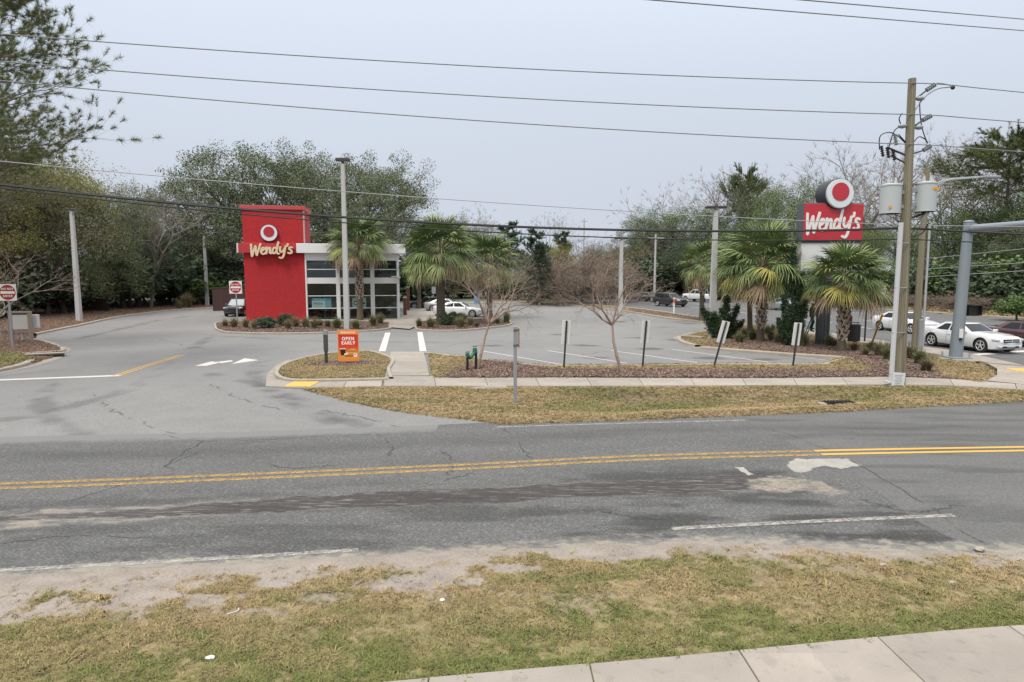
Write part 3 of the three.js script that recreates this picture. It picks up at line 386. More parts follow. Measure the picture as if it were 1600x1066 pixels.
{ // local frame: x along the front, z towards the viewer, y up
  const k = bW / 240, TW = 92 * k, H1 = 108 * k, H2 = 122 * k, HT = 175 * k, D = 17;
  const red = [0, 1, 2, 3].map(i => M(0.5 * (0.92 + i * 0.05), 0.03, 0.034, 0.9)), redM = M(0.33, 0.02, 0.025, 0.8), wht = M(0.7, 0.7, 0.69, 0.6), trim = M(0.76, 0.76, 0.75, 0.5), inner = M(0.16, 0.15, 0.14, 0.9), lightRed = M(0.5, 0.07, 0.075, 0.6);
  part(rest, 'tower_core', box(TW, HT, 4.2, TW / 2, HT / 2, -2.1), redM);
  const bh = HT / 50, tower = part(rest, 'brick_face', box(TW - 0.02, 0.1, 0.02, TW / 2, 0.05, 0.011), redM);
  const bwid = TW / 22, bg = [box(bwid - 0.014, bh - 0.014, 0.03), box(bwid / 2 - 0.014, bh - 0.014, 0.03)];
  const lots = [[], [], [], []]; // courses of brick: the ones that read largest are built singly, the rest joined
  for (let r = 0; r < 50; r++) for (let c = 0; c < 22 + (r % 2); c++) { const half = r % 2 && (c === 0 || c === 22), x = r % 2 ? (c === 0 ? bwid / 4 : c === 22 ? TW - bwid / 4 : c * bwid) : (c + 0.5) * bwid, g = bg[half ? 1 : 0].clone().translate(x, (r + 0.5) * bh, 0.006 + 0.006 * h2(r, c)); lots[Math.floor(h2(r + 40, c) * 4)].push(g); }
  lots.forEach((l, i) => { const o = part(rest, 'brickwork', join(l), red[i]); o.userData.kind = 'stuff'; });
  part(rest, 'tower_coping', box(TW + 0.3, 0.34, 4.5, TW / 2, HT + 0.17, -2.1, 0.03), lightRed);
  part(rest, 'red_band', box(TW + 0.5, 15 * k, 0.3, TW / 2 - 0.1, 115 * k, 0.16, 0.02), M(0.46, 0.035, 0.042, 0.6));
  part(rest, 'corner_trim', box(0.12, HT - 122 * k, 0.12, TW + 0.02, (HT + 122 * k) / 2, -0.02), M(0.5, 0.36, 0.32, 0.6));
  // fascia, main walls and roof
  part(rest, 'fascia', box(bW - TW + 1.2, 15 * k, 1.3, TW + (bW - TW + 1.2) / 2 - 0.62, 115 * k, -0.2, 0.03), M(0.8, 0.8, 0.79, 0.5));
  part(rest, 'fascia_return', box(0.6, 15 * k, 2, -0.26, 115 * k, -1.02, 0.03), M(0.7, 0.7, 0.7, 0.5));
  part(rest, 'roof', box(bW - 0.1, 0.3, D - 0.2, bW / 2, H1 - 0.2, -D / 2 - 0.1), wht);
  part(rest, 'side_wall', box(0.3, H1, D - 4.3, 0.2, H1 / 2, -4.3 - (D - 4.3) / 2), redM); part(rest, 'side_wall', box(0.25, H1, D - 0.2, bW - 0.14, H1 / 2, -D / 2 - 0.12), wht); part(rest, 'back_wall', box(bW - 0.6, H1 - 0.1, 0.3, bW / 2, H1 / 2, -D), inner);
  // frame of the glass front: columns and rails from the survey
  const X = px => (px - 385) * k, Y = py => (500 - py) * k, cols = [[477, 479.5], [524.5, 530.5], [578.5, 585], [621, 625]], rails = [[392, 404, 0], [417.5, 418.8, 1], [431.5, 441, 0], [460, 461.3, 1], [480, 481.3, 1], [499, 502, 0]];
  for (const [a, b] of cols) part(rest, 'column', box((b - a) * k, H1, 0.3, X((a + b) / 2), H1 / 2, -0.02, 0.015), trim);
  const bays = [[479.5, 524.5], [530.5, 578.5], [585, 621]], rows = [[404, 417.5], [418.8, 431.5], [441, 460], [461.3, 480], [481.3, 499]];
  for (const [a, b] of bays) for (const [p, q, thin] of rails) part(rest, 'rail', box((b - a) * k, (q - p) * k, thin ? 0.1 : 0.24, X((a + b) / 2), Y((p + q) / 2), thin ? 0.0 : -0.03, thin ? 0 : 0.01), trim);
  const glass = MP(0.8, 0.9, 0.88, 0.02, { transmission: 1, thickness: 0, ior: 1.5 });
  for (const [a, b] of bays) for (const [p, q] of rows) part(rest, 'pane', box((b - a) * k - 0.01, (q - p) * k - 0.01, 0.012, X((a + b) / 2), Y((p + q) / 2), -0.05), glass);
  // dining room
  part(rest, 'floor', box(bW - TW - 0.4, 0.1, D - 1, TW + (bW - TW) / 2 - 0.1, 0.1, -D / 2), M(0.1, 0.085, 0.07, 0.6));
  part(rest, 'ceiling', box(bW - TW - 0.4, 0.1, D - 1, TW + (bW - TW) / 2 - 0.1, H1 - 0.9, -D / 2), inner);
  part(rest, 'partition', box(0.2, H1 - 0.5, D - 1, TW + 0.15, H1 / 2, -D / 2 - 0.4), M(0.14, 0.05, 0.045, 0.8)); part(rest, 'counter', box(5.2, 1.15, 0.9, TW + 4, 0.7, -9, 0.04), M(0.35, 0.34, 0.33, 0.5)); part(rest, 'menu_board', box(5, 0.9, 0.1, TW + 4, 3, -10.4), M(0.05, 0.05, 0.055, 0.4));
  part(rest, 'inner_wall', box(bW - TW - 0.6, H1 - 1, 0.15, TW + (bW - TW) / 2, H1 / 2, -11), M(0.22, 0.2, 0.18, 0.9));
  for (const [tx, tz] of [[1.4, -1.6], [3.6, -1.7], [6, -1.8], [2.4, -4.2], [5.2, -4.3]]) {
    const t = part(rest, 'table', join([box(0.9, 0.05, 0.7, TW + tx, 0.82, tz), cyl(0.05, 0.05, 0.7, TW + tx, 0.12, tz, 8), cyl(0.28, 0.24, 0.04, TW + tx, 0.12, tz, 12)]), M(0.3, 0.27, 0.23, 0.5));
    for (const s of [-0.75, 0.75]) part(t, 'seat', join([box(0.45, 0.06, 0.45, TW + tx + s, 0.58, tz), box(0.06, 0.5, 0.45, TW + tx + s * 1.3, 0.85, tz), ...[[-0.18, -0.18], [0.18, -0.18], [-0.18, 0.18], [0.18, 0.18]].map(([q, e]) => box(0.04, 0.45, 0.04, TW + tx + s + q, 0.34, tz + e))]), M(0.2, 0.06, 0.05, 0.6));
  }
  for (const [lx, lz] of [[2, -2.4], [5, -2.4], [6.8, -5]]) { const l = part(rest, 'pendant_lamp', join([new THREE.CylinderGeometry(0.12, 0.4, 0.35, 18, 1, true).translate(TW + lx, 3.3, lz), cyl(0.012, 0.012, 1.6, TW + lx, 3.45, lz, 6)]), M(0.03, 0.12, 0.1, 0.5)); }
  // camera bracket and chain at the corner
  part(rest, 'camera_bracket', join([box(0.7, 0.1, 0.12, bW - 0.35, Y(430), 0.24, 0.02), box(0.16, 0.18, 0.3, bW + 0.02, Y(431), 0.3, 0.03)]), mWhite);
  // posters in the window
  const fresh = canvasTex(512, 256, (g, w, h) => { g.fillStyle = '#e9e6ea'; g.fillRect(0, 0, w, h); g.fillStyle = '#5fb0d8'; g.fillRect(0, 0, w, 66); g.fillStyle = '#e8f2f8'; for (const [x, w2] of [[60, 110], [190, 70], [280, 120]]) g.fillRect(x, 22, w2, 16); g.fillStyle = '#a3333c'; g.font = 'bold 84px sans-serif'; g.fillText('FRESH', 34, 178); g.fillStyle = '#9db9cc'; g.fillRect(350, 66, 162, 190); g.fillStyle = '#c86a70'; g.fillRect(60, 210, 210, 9); });
  const pw = (516 - 485.5) * k, ph = 15.5 * k; part(rest, 'window_poster', box(pw, ph, 0.01, X(500.7), Y(472), -0.085), M(0.8, 0.8, 0.8, 0.6, { map: fresh }), 'blue and white poster reading FRESH');
  const p2 = canvasTex(256, 192, (g, w, h) => { g.fillStyle = '#e4e2e0'; g.fillRect(0, 0, w, h); g.strokeStyle = '#b23a42'; g.lineWidth = 18; g.beginPath(); g.arc(62, 100, 34, 0, 7); g.stroke(); g.fillStyle = '#58453a'; g.beginPath(); g.ellipse(205, 108, 26, 16, 0, 0, 7); g.fill(); });
  part(rest, 'window_poster', box(22 * k, 16 * k, 0.01, X(560), Y(472), -0.085), M(0.8, 0.8, 0.8, 0.6, { map: p2 }), 'white poster with a red ring behind the palm');
  // sign over the tower: plain round badge and script
  const cream = M(0.78, 0.6, 0.4, 0.45), mNavy = M(0.05, 0.055, 0.1, 0.5);
  const sx = X(425), sy = (500 - 361.5) * k, R = 13.2 * k;
  const badge = thing('wall_badge', 'round red and white badge high on the brick tower', 'sign', rest.localToWorld(V(sx, sy, 0.03)), bTurn);
  const disc = (r, d, z) => new THREE.CylinderGeometry(r, r, d, 40).rotateX(PI / 2).translate(0, 0, z);
  part(badge, 'badge_box', disc(R, 0.22, 0.12), mNavy); part(badge, 'white_face', disc(R * 0.94, 0.04, 0.245), M(0.75, 0.76, 0.78, 0.4)); part(badge, 'red_centre', disc(R * 0.62, 0.03, 0.275).translate(0, R * 0.12, 0), M(0.46, 0.03, 0.045, 0.4));
  const ws = thing('wall_lettering', 'cream script shop name on the red brick tower', 'sign', rest.localToWorld(V(X(398), (500 - 398.5) * k, 0.34)), bTurn);
  lettering(ws, 23.6 * k, 0, 0, 0.05, cream, 0.16, 0.135, 0.82); part(ws, 'raceway', box(64 * k, 0.12, 0.05, 34 * k, 11 * k, 0.02), redM);
}
// brown timber posts and bin shelter at the side of the building
for (const [px, py, h] of [[633, 494, 1.75], [638, 486, 2.6]]) { const p = at(px, py), t = thing('timber_post', h > 2 ? 'taller brown post beyond the corner of the restaurant' : 'short brown post at the corner of the restaurant', 'post', p); part(t, 'shaft', box(0.3, h, 0.3, 0, h / 2, 0, 0.02), M(0.13, 0.055, 0.035, 0.8)); part(t, 'cap', box(0.36, 0.1, 0.36, 0, h + 0.05, 0, 0.02), M(0.4, 0.36, 0.32, 0.8)); }
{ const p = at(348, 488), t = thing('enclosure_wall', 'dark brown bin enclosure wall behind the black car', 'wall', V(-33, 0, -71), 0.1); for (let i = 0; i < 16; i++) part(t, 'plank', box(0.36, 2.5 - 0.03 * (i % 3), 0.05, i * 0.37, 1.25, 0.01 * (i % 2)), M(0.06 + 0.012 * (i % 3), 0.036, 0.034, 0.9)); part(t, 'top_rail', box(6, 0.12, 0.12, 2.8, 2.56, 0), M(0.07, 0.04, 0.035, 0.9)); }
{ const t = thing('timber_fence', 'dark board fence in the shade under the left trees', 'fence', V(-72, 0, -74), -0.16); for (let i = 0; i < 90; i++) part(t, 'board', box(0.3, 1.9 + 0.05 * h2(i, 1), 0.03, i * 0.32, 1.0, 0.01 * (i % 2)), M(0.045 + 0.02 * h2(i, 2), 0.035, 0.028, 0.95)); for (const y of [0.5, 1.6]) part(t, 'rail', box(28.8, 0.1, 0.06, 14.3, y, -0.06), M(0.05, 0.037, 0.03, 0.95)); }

// ---------------------------------------------------------------- pylon sign
{
  const p = at(1284, 541), K = -p.z / FS * 1.0, s = thing('pylon_sign', 'tall red roadside sign with white script and round badge', 'sign', V(p.x, 0, p.z), 0.1);
  const Y = py => far(1292, py, -p.z).y, X = px => (px - 1293) * K;
  const grey = M(0.1, 0.105, 0.115, 0.5);
  part(s, 'column', box(19 * K, Y(382) + 0.1, 0.3, 0, Y(382) / 2, 0, 0.02), M(0.075, 0.08, 0.088, 0.6)); for (const o of [-6, 0, 6]) part(s, 'column_seam', box(0.02, Y(475), 0.02, o * K, Y(475) / 2, 0.148), mBlack);
  const x0 = X(1247), x1 = X(1343.5), cx = (x0 + x1) / 2, w = x1 - x0, y0 = Y(376), y1 = Y(320);
  part(s, 'sign_box', box(w, y1 - y0 + 0.12, 0.72, cx, (y0 + y1) / 2, 0, 0.03), grey);
  part(s, 'sign_face', box(w - 0.05, y1 - y0, 0.06, cx + 0.01, (y0 + y1) / 2, 0.36, 0.02), MP(0.5, 0.018, 0.032, 0.32, { clearcoat: 0.4 }));
  part(s, 'lower_panel', box(w - 0.1, Y(380) - Y(424), 0.5, cx, (Y(380) + Y(424)) / 2, 0, 0.02), M(0.72, 0.72, 0.71, 0.5)); part(s, 'panel_frame', box(w, 0.09, 0.6, cx, Y(379), 0, 0.02), grey);
  const R = 22 * K, bx = X(1300.5), by = Y(304.5), disc = (r, d, z) => new THREE.CylinderGeometry(r, r, d, 48).rotateX(PI / 2).translate(bx, by, z);
  const bd = part(s, 'badge', disc(R * 1.04, 0.95, 0.02), M(0.035, 0.035, 0.045, 0.5)); part(bd, 'badge_rim', disc(R, 0.08, 0.53), M(0.55, 0.57, 0.6, 0.4)); part(bd, 'badge_face', disc(R * 0.95, 0.05, 0.58), M(0.68, 0.75, 0.76, 0.4)); part(bd, 'badge_centre', disc(R * 0.62, 0.03, 0.615).translate(0, R * 0.12, 0), M(0.5, 0.03, 0.05, 0.4));
  lettering(s, 32.5 * K, X(1252), Y(368), 0.388, M(0.78, 0.77, 0.74, 0.45), 0.03, 0.125);
}
// ---------------------------------------------------------------- street furniture
function lamp(px, py, topPy, label, head) { // square tapering concrete post with a shoebox lantern
  const p = at(px, py), h = far(px, topPy, -p.z).y, w = 0.34, t = thing('lamp_post', label, 'lamp post', p, 0, 'lamp posts of the restaurant lot');
  const g = new THREE.CylinderGeometry(w * 0.5, w * 0.78, h, 4, 1); g.rotateY(PI / 4); g.translate(0, h / 2, 0); part(t, 'post', toCreasedNormals(g, 0.4), mPole); part(t, 'base', box(0.7, 0.12, 0.7, 0, 0.06, 0, 0.02), mConcB);
  const hd = part(t, 'lantern', head ? join([box(0.95, 0.22, 0.5, 0, h + 0.28, 0, 0.05), cyl(0.1, 0.1, 0.25, 0, h - 0.05, 0, 10)]) : join([box(0.55, 0.14, 0.5, -0.35, h + 0.16, 0, 0.04).rotateZ(0), box(0.55, 0.14, 0.5, 0.35, h + 0.16, 0, 0.04), cyl(0.09, 0.09, 0.28, 0, h - 0.02, 0, 10)]), M(0.06, 0.055, 0.05, 0.5)); part(hd, 'lens', box(head ? 0.8 : 1.1, 0.03, 0.36, 0, h + (head ? 0.165 : 0.082), 0), M(0.4, 0.4, 0.38, 0.3));
}
lamp(124, 503, 330, 'lamp post in front of the trees at far left', 0); lamp(324, 478, 368, 'distant lamp post left of the red tower', 0); lamp(542.5, 517, 256, 'tall white lamp post in front of the restaurant windows', 1); lamp(969, 503, 375, 'lamp post behind the leafless tree in the lot', 0); lamp(1112, 531, 328, 'white lamp post beside the left palms of the corner bed', 0);
function doNotEnter(px, py, y0, y1, label) {
  const p = at(px, py), d = -p.z, c = far(px, (y0 + y1) / 2, d).y, s = (y1 - y0) / FS * d, t = thing('no_entry_sign', label, 'sign', p, px < 100 ? 0.12 : 0);
  const tex = canvasTex(256, 256, (g, w) => { g.fillStyle = '#e6e0dc'; g.fillRect(0, 0, w, w); g.fillStyle = px < 100 ? '#94322c' : '#a01d2c'; g.beginPath(); g.arc(128, 128, 116, 0, 7); g.fill(); g.fillStyle = '#efe6e0'; g.fillRect(26, 110, 204, 38); g.textAlign = 'center'; g.font = 'bold 46px sans-serif'; g.fillText('DO NOT', 128, 90); g.fillText('ENTER', 128, 200); });
  part(t, 'post', box(0.09, c + s * 0.4, 0.06, 0, (c + s * 0.4) / 2, 0), mGalv);
  const plate = part(t, 'plate', box(s, s, 0.012, 0, c, 0.055, 0.005), mSteel); const f = new THREE.PlaneGeometry(s * 0.99, s * 0.99); f.translate(0, c, 0.064); part(plate, 'print', f, M(0.95, 0.95, 0.95, 0.5, { map: tex }));
}
doNotEnter(20, 546, 444, 470, 'faded do not enter sign at the left edge'); doNotEnter(371, 506, 439, 459, 'red do not enter sign beside the red tower');
{ // timber notice frame with a back panel and pipes
  const p = at(34, 533, 0.1), t = thing('notice_frame', 'weathered timber frame with white panel by the left sign', 'notice board', p, 0.25), m = M(0.3, 0.25, 0.2, 0.95);
  for (const x of [-0.5, 0.5]) part(t, 'post', box(0.18, 1.75, 0.18, x, 0.85, 0, 0.01), m); part(t, 'cross_beam', box(1.2, 0.12, 0.2, 0, 1.72, 0, 0.01), m); part(t, 'panel', box(0.95, 0.85, 0.06, 0, 1.15, 0.02), M(0.58, 0.56, 0.52, 0.8)); part(t, 'cabinet', box(0.5, 0.8, 0.4, 0.55, 1.15, -0.35, 0.02), M(0.55, 0.55, 0.53, 0.7)); part(t, 'valve', join([cyl(0.09, 0.07, 0.55, 0.02, 0.05, -0.1, 10), bar([V(-0.3, 0.35, -0.1), V(0, 0.5, -0.1), V(0.3, 0.35, -0.1)], 0.035)]), M(0.4, 0.4, 0.4, 0.6)); part(t, 'rail', box(0.9, 0.1, 0.05, 0, 0.55, 0), m);
}
{ const p = at(62, 560), t = thing('storm_inlet', 'dark storm drain opening in the kerb at the left', 'storm drain', V(p.x, 0, p.z - 0.4), 0.5); part(t, 'opening', box(1.5, 0.14, 0.45, 0, 0.07, 0), mBlack); part(t, 'lintel', box(1.7, 0.06, 0.4, 0, 0.17, -0.15, 0.02), mConc); }
{ const p = at(1078, 530), t = thing('storm_inlet', 'dark storm drain opening below the corner lamp post', 'storm drain', V(p.x, 0, p.z), -0.9); part(t, 'opening', box(1.6, 0.12, 0.4, 0, 0.07, 0), mBlack); part(t, 'lintel', box(1.7, 0.08, 0.34, 0, 0.16, -0.14, 0.02), mConc); }
{ // yard sign
  const p = at(545, 569, 0.13), d = -p.z, s = thing('yard_sign', 'orange and red yard sign reading OPEN EARLY on the entrance island', 'sign', p, 0.05), k = d / FS, w = 32.5 * k, h = 50 * k, b = 0.12;
  const tex = canvasTex(512, 788, (g, W, H) => { g.fillStyle = '#f0913c'; g.fillRect(0, 0, W, H); g.textAlign = 'center'; g.fillStyle = '#ffe9d2'; g.font = 'bold 70px sans-serif'; g.fillText('BREAKFAST', W / 2, 88); const gr = g.createLinearGradient(0, 110, 0, 700); gr.addColorStop(0, '#c92b24'); gr.addColorStop(0.5, '#d8421f'); gr.addColorStop(0.75, '#ea7a28'); gr.addColorStop(1, '#f29d45'); g.fillStyle = gr; g.fillRect(14, 112, W - 28, 590); g.fillStyle = '#fff6ee'; g.font = 'bold 118px sans-serif'; g.fillText('OPEN', W / 2, 260); g.fillText('EARLY', W / 2, 366);
    g.fillStyle = '#e9dccc'; g.fillRect(44, 462, 150, 26); g.fillStyle = '#2b1712'; g.beginPath(); g.moveTo(50, 486); g.lineTo(188, 486); g.lineTo(172, 640); g.lineTo(70, 640); g.fill();
    g.fillStyle = '#e3a455'; g.beginPath(); g.ellipse(360, 520, 100, 50, 0, PI, 0); g.fill(); g.fillStyle = '#7c3b1c'; g.fillRect(262, 522, 198, 26); g.fillStyle = '#f3c36b'; g.fillRect(258, 546, 206, 14); g.fillStyle = '#d8954a'; g.fillRect(264, 560, 194, 40); g.fillStyle = '#d58a3e'; g.beginPath(); g.ellipse(270, 640, 120, 46, 0, 0, 7); g.fill(); g.fillStyle = '#8d4a22'; g.fillRect(160, 640, 220, 30); g.fillStyle = '#f1dfd2'; g.beginPath(); g.ellipse(200, 600, 60, 26, -0.4, 0, 7); g.fill(); g.fillStyle = '#f4e8e0'; g.fillRect(380, 590, 90, 84); g.fillStyle = '#b8393a'; g.fillRect(398, 612, 50, 18); });
  part(s, 'backing', box(w, h, 0.02, 0, b + h / 2, 0, 0.004), M(0.5, 0.45, 0.4, 0.6)); const f = new THREE.PlaneGeometry(w * 0.99, h * 0.99); f.translate(0, b + h / 2, 0.0135); part(s, 'print', f, M(0.92, 0.92, 0.92, 0.55, { map: tex })); for (const x of [-0.3, 0.3]) part(s, 'stake', rod(V(x * w / 0.95, 0, -0.015), V(x * w / 0.95, h * 0.8, -0.015), 0.012), mGalv);
}
{ const p = at(510, 569, 0.12), d = -p.z, k = d / FS, t = thing('marker_post', 'slim dark marker post beside the yard sign', 'post', p); part(t, 'stem', box(0.13, 26 * k, 0.05, 0, 13 * k, 0, 0.01), M(0.03, 0.045, 0.04, 0.6)); part(t, 'blade', box(0.2, 32 * k, 0.06, 0, 36 * k, 0.005, 0.02), M(0.06, 0.065, 0.068, 0.5)); part(t, 'cap', box(0.2, 8 * k, 0.066, 0, 50 * k, 0.005, 0.02), M(0.25, 0.26, 0.27, 0.5)); }
function baySign(px, py, y0, y1, tilt, which) { // parking bay sign seen from behind
  const p = at(px, py, 0.11), d = -p.z, c = far(px, (y0 + y1) / 2, d).y - 0.11, h = (y1 - y0) / FS * d, t = thing('bay_sign', which, 'sign', p, 0.08, 'parking signs along the lot seen from behind');
  const g = new THREE.Group(); t.rotation.z = -tilt; t.rotation.x = 0.03; part(t, 'post', join([box(0.075, c + h * 0.48, 0.03, 0, (c + h * 0.48) / 2, 0), box(0.03, c + h * 0.47, 0.045, 0, (c + h * 0.47) / 2, -0.01)]), M(0.03, 0.035, 0.035, 0.6)); const pl = part(t, 'plate', box(0.36, h, 0.008, 0, c, -0.042, 0.003), M(0.72, 0.72, 0.7, 0.6)); for (const y of [-0.35, 0.35]) part(pl, 'bolt', cyl(0.012, 0.012, 0.02, 0, 0, 0, 8).rotateX(PI / 2).translate(0, c + y * h, -0.03), mSteel);
}
baySign(881, 575, 500, 538, 0.05, 'leftmost of the bay signs along the lot, near upright'); baySign(1004, 573, 500, 537, 0.06, 'bay sign just right of the leafless tree'); baySign(1116, 571, 500, 535, 0.24, 'strongly tilted bay sign below the corner lamp post'); baySign(1239, 572, 504, 540, 0.08, 'rightmost bay sign, in front of the dark juniper');
{ // sign seen edge-on
  const p = at(805, 638, -0.1), d = -p.z, t = thing('roadside_sign', 'grey sign post with its panel edge-on in the far verge', 'sign', p), h = far(805, 510, d).y + 0.1, k = d / FS;
  part(t, 'post', box(0.11, h, 0.09, 0, h / 2, 0, 0.015), mGalv); part(t, 'panel', box(0.012, 32 * k, 0.55, 0.12, h - 18 * k, -0.12, 0.004).rotateY(0.12), M(0.42, 0.37, 0.29, 0.6)); for (const y of [h - 6 * k, h - 30 * k]) part(t, 'bracket', box(0.2, 0.07, 0.12, 0.04, y, 0), M(0.14, 0.12, 0.1, 0.6));
}
{ // irrigation backflow preventer: green and black pipework
  const p = at(738, 578, 0.12), t = thing('backflow_preventer', 'green and black irrigation pipe assembly beside the left leafless tree', 'pipework', p, 0.5), bl = M(0.015, 0.016, 0.016, 0.5), gr = M(0.02, 0.12, 0.07, 0.45);
  part(t, 'riser', cyl(0.055, 0.055, 0.62, -0.22, 0, 0, 10), bl); part(t, 'riser', cyl(0.055, 0.055, 0.75, 0.22, 0, -0.1, 10), bl); part(t, 'valve_body', bar([V(-0.22, 0.6, 0), V(-0.1, 0.52, 0), V(0.08, 0.66, -0.05), V(0.22, 0.78, -0.1)], 0.075, 10), gr); part(t, 'cap', cyl(0.1, 0.08, 0.14, -0.22, 0.58, 0, 12), gr); part(t, 'cap', cyl(0.11, 0.08, 0.18, 0.16, 0.72, -0.08, 12), gr); part(t, 'handle', join([box(0.2, 0.025, 0.03, -0.2, 0.76, 0), box(0.2, 0.025, 0.03, 0.16, 0.96, -0.08)]), bl);
}
{ const p = at(772, 609), t = thing('utility_cover', 'pale concrete utility cover sunk in the far verge', 'utility cover', V(p.x, 0.03, p.z), 0.1); part(t, 'rim', box(0.9, 0.12, 0.5, 0, 0.02, 0, 0.02), mConcC); part(t, 'lid', box(0.72, 0.03, 0.36, 0, 0.085, 0, 0.01), mConc); part(t, 'handle', rod(V(-0.1, 0.105, 0), V(0.1, 0.105, 0), 0.012), mSteel); }
{ const p = at(748, 610), t = thing('utility_cover', 'small broken concrete cover left of the larger one', 'utility cover', V(p.x, 0.03, p.z), 0.5); part(t, 'lid', box(0.42, 0.1, 0.22, 0, 0.03, 0, 0.03), mConcB); part(t, 'lug', box(0.12, 0.12, 0.1, -0.25, 0.03, 0.02, 0.02), mConcB); }
{ const a = at(812, 629, -0.1), b = at(888, 641, -0.1), t = thing('culvert_headwall', 'low slanting concrete edge beside the sign post in the verge', 'culvert', a, -Math.atan2(b.z - a.z, b.x - a.x)); const L = a.distanceTo(b); part(t, 'wall', box(L, 0.12, 0.16, L / 2, 0.02, 0, 0.03), mConcB); part(t, 'end_block', box(0.26, 0.13, 0.24, 0.05, 0.025, 0, 0.04), mConc); }
{ const p = at(1312, 635, -0.1), t = thing('drain_grate', 'black drain grate with pale end in the far verge', 'drain', V(p.x, -0.06, p.z), 0.03); part(t, 'pit', box(0.95, 0.1, 0.42, 0, 0.04, 0), mBlack); part(t, 'headwall', box(0.22, 0.12, 0.3, -0.56, 0.02, 0, 0.04), mConcB); for (let i = 0; i < 9; i++) part(t, 'bar', box(0.03, 0.03, 0.4, -0.4 + i * 0.1, 0.11, 0), mDark); }
// things by the main road
{ const p = at(1334, 533, 0.12), t = thing('trash_can', 'black slatted trash can beside the right palm', 'trash can', p); part(t, 'body', cyl(0.3, 0.33, 0.95, 0, 0, 0, 20), mBlack); for (let i = 0; i < 20; i++) { const a = i / 20 * 2 * PI; part(t, 'slat', box(0.05, 0.9, 0.02, 0, 0.48, 0.325).rotateY(a), M(0.022, 0.022, 0.024, 0.5)); } part(t, 'rim', new THREE.TorusGeometry(0.34, 0.03, 8, 28).rotateX(PI / 2).translate(0, 0.96, 0), mBlack); part(t, 'lid', join([cyl(0.26, 0.3, 0.03, 0, 1.1, 0, 20), rod(V(-0.2, 0.95, 0), V(-0.2, 1.12, 0), 0.02), rod(V(0.2, 0.95, 0), V(0.2, 1.12, 0), 0.02)]), mBlack); }
function roadSign(px, py, y0, y1, wpx, label, dark, col, back) { const p = at(px, py, 0.1), d = -p.z, k = d / FS, c = far(px, (y0 + y1) / 2, d).y - 0.1, h = (y1 - y0) * k, t = thing('road_sign', label, 'sign', p, 0.2); part(t, 'post', box(0.08, c + h / 2, 0.05, 0, (c + h / 2) / 2, 0), dark ? mDark : mSteel); const pl = part(t, 'plate', box(wpx * k, h, 0.012, 0, c, 0.04, 0.004), M(...col, 0.5)); part(pl, 'marking', join([box(wpx * k * 0.7, h * 0.08, 0.006, 0, c + h * 0.28, 0.047), box(wpx * k * 0.3, h * 0.3, 0.006, -wpx * k * 0.16, c - h * 0.1, 0.047), box(wpx * k * 0.24, h * 0.3, 0.006, wpx * k * 0.18, c - h * 0.1, 0.047)]), back ? M(...col, 0.5) : mDark); }
roadSign(1351, 534, 450, 464, 11, 'thin dark post with a pale sign between palm and utility pole', 1, [0.5, 0.42, 0.38], 1); roadSign(1378, 484, 446, 460, 9, 'white speed sign across the main road', 0, [0.6, 0.6, 0.6]); roadSign(745, 481, 454, 474, 9, 'blue parking sign behind the left leafless tree', 0, [0.12, 0.28, 0.5], 1); roadSign(678, 480, 448, 459, 6, 'small white sign behind the palm beside the building', 0, [0.6, 0.6, 0.58], 1);
{ const p = at(1053, 491, 0.12), t = thing('delineator', 'orange and white flexible post beside the lot kerb', 'delineator', p); part(t, 'lower', cyl(0.1, 0.09, 1.1, 0, 0, 0, 12), mWhite); part(t, 'upper', cyl(0.1, 0.1, 0.6, 0, 1.1, 0, 12), M(0.6, 0.14, 0.04, 0.6)); part(t, 'band', cyl(0.105, 0.105, 0.14, 0, 1.5, 0, 12), mWhite); part(t, 'foot', cyl(0.2, 0.16, 0.06, 0, 0, 0, 12), mBlack); }
{ const p = at(1199, 520, 0.12), t = thing('lawn_sign', 'small white lawn sign behind the double palms', 'sign', p, 0.3); const s = new THREE.Shape(); s.moveTo(-0.3, 0); s.lineTo(0.22, 0.02); s.quadraticCurveTo(0.34, 0.35, 0.2, 0.55); s.quadraticCurveTo(-0.1, 0.62, -0.3, 0.4); s.closePath(); const e = new THREE.ExtrudeGeometry(s, { depth: 0.015, bevelEnabled: false }); e.translate(0, 0.28, 0); part(t, 'panel', e, mWhite); for (const x of [-0.15, 0.12]) part(t, 'stake', rod(V(x, 0, -0.01), V(x, 0.5, -0.01), 0.01), mGalv); }
for (const [px, y0, y1, d, l] of [[795, 345, 400, 150, 'distant bare pole above the pines'], [912, 342, 410, 150, 'distant thin mast with a small head'], [1023, 366, 440, 100, 'far utility pole behind the leafless tree'], [1216, 340, 420, 110, 'far utility pole behind the palms']]) { const p = far(px, y1, d), h = far(px, y0, d).y, t = thing('distant_pole', l, 'pole', V(p.x, 0, p.z)); part(t, 'shaft', cyl(0.2, 0.14, h, 0, 0, 0, 8), mPole); part(t, 'arm', box(d > 120 ? 1.6 : 2.4, 0.16, 0.16, 0, h - 0.6, 0), mPole); }
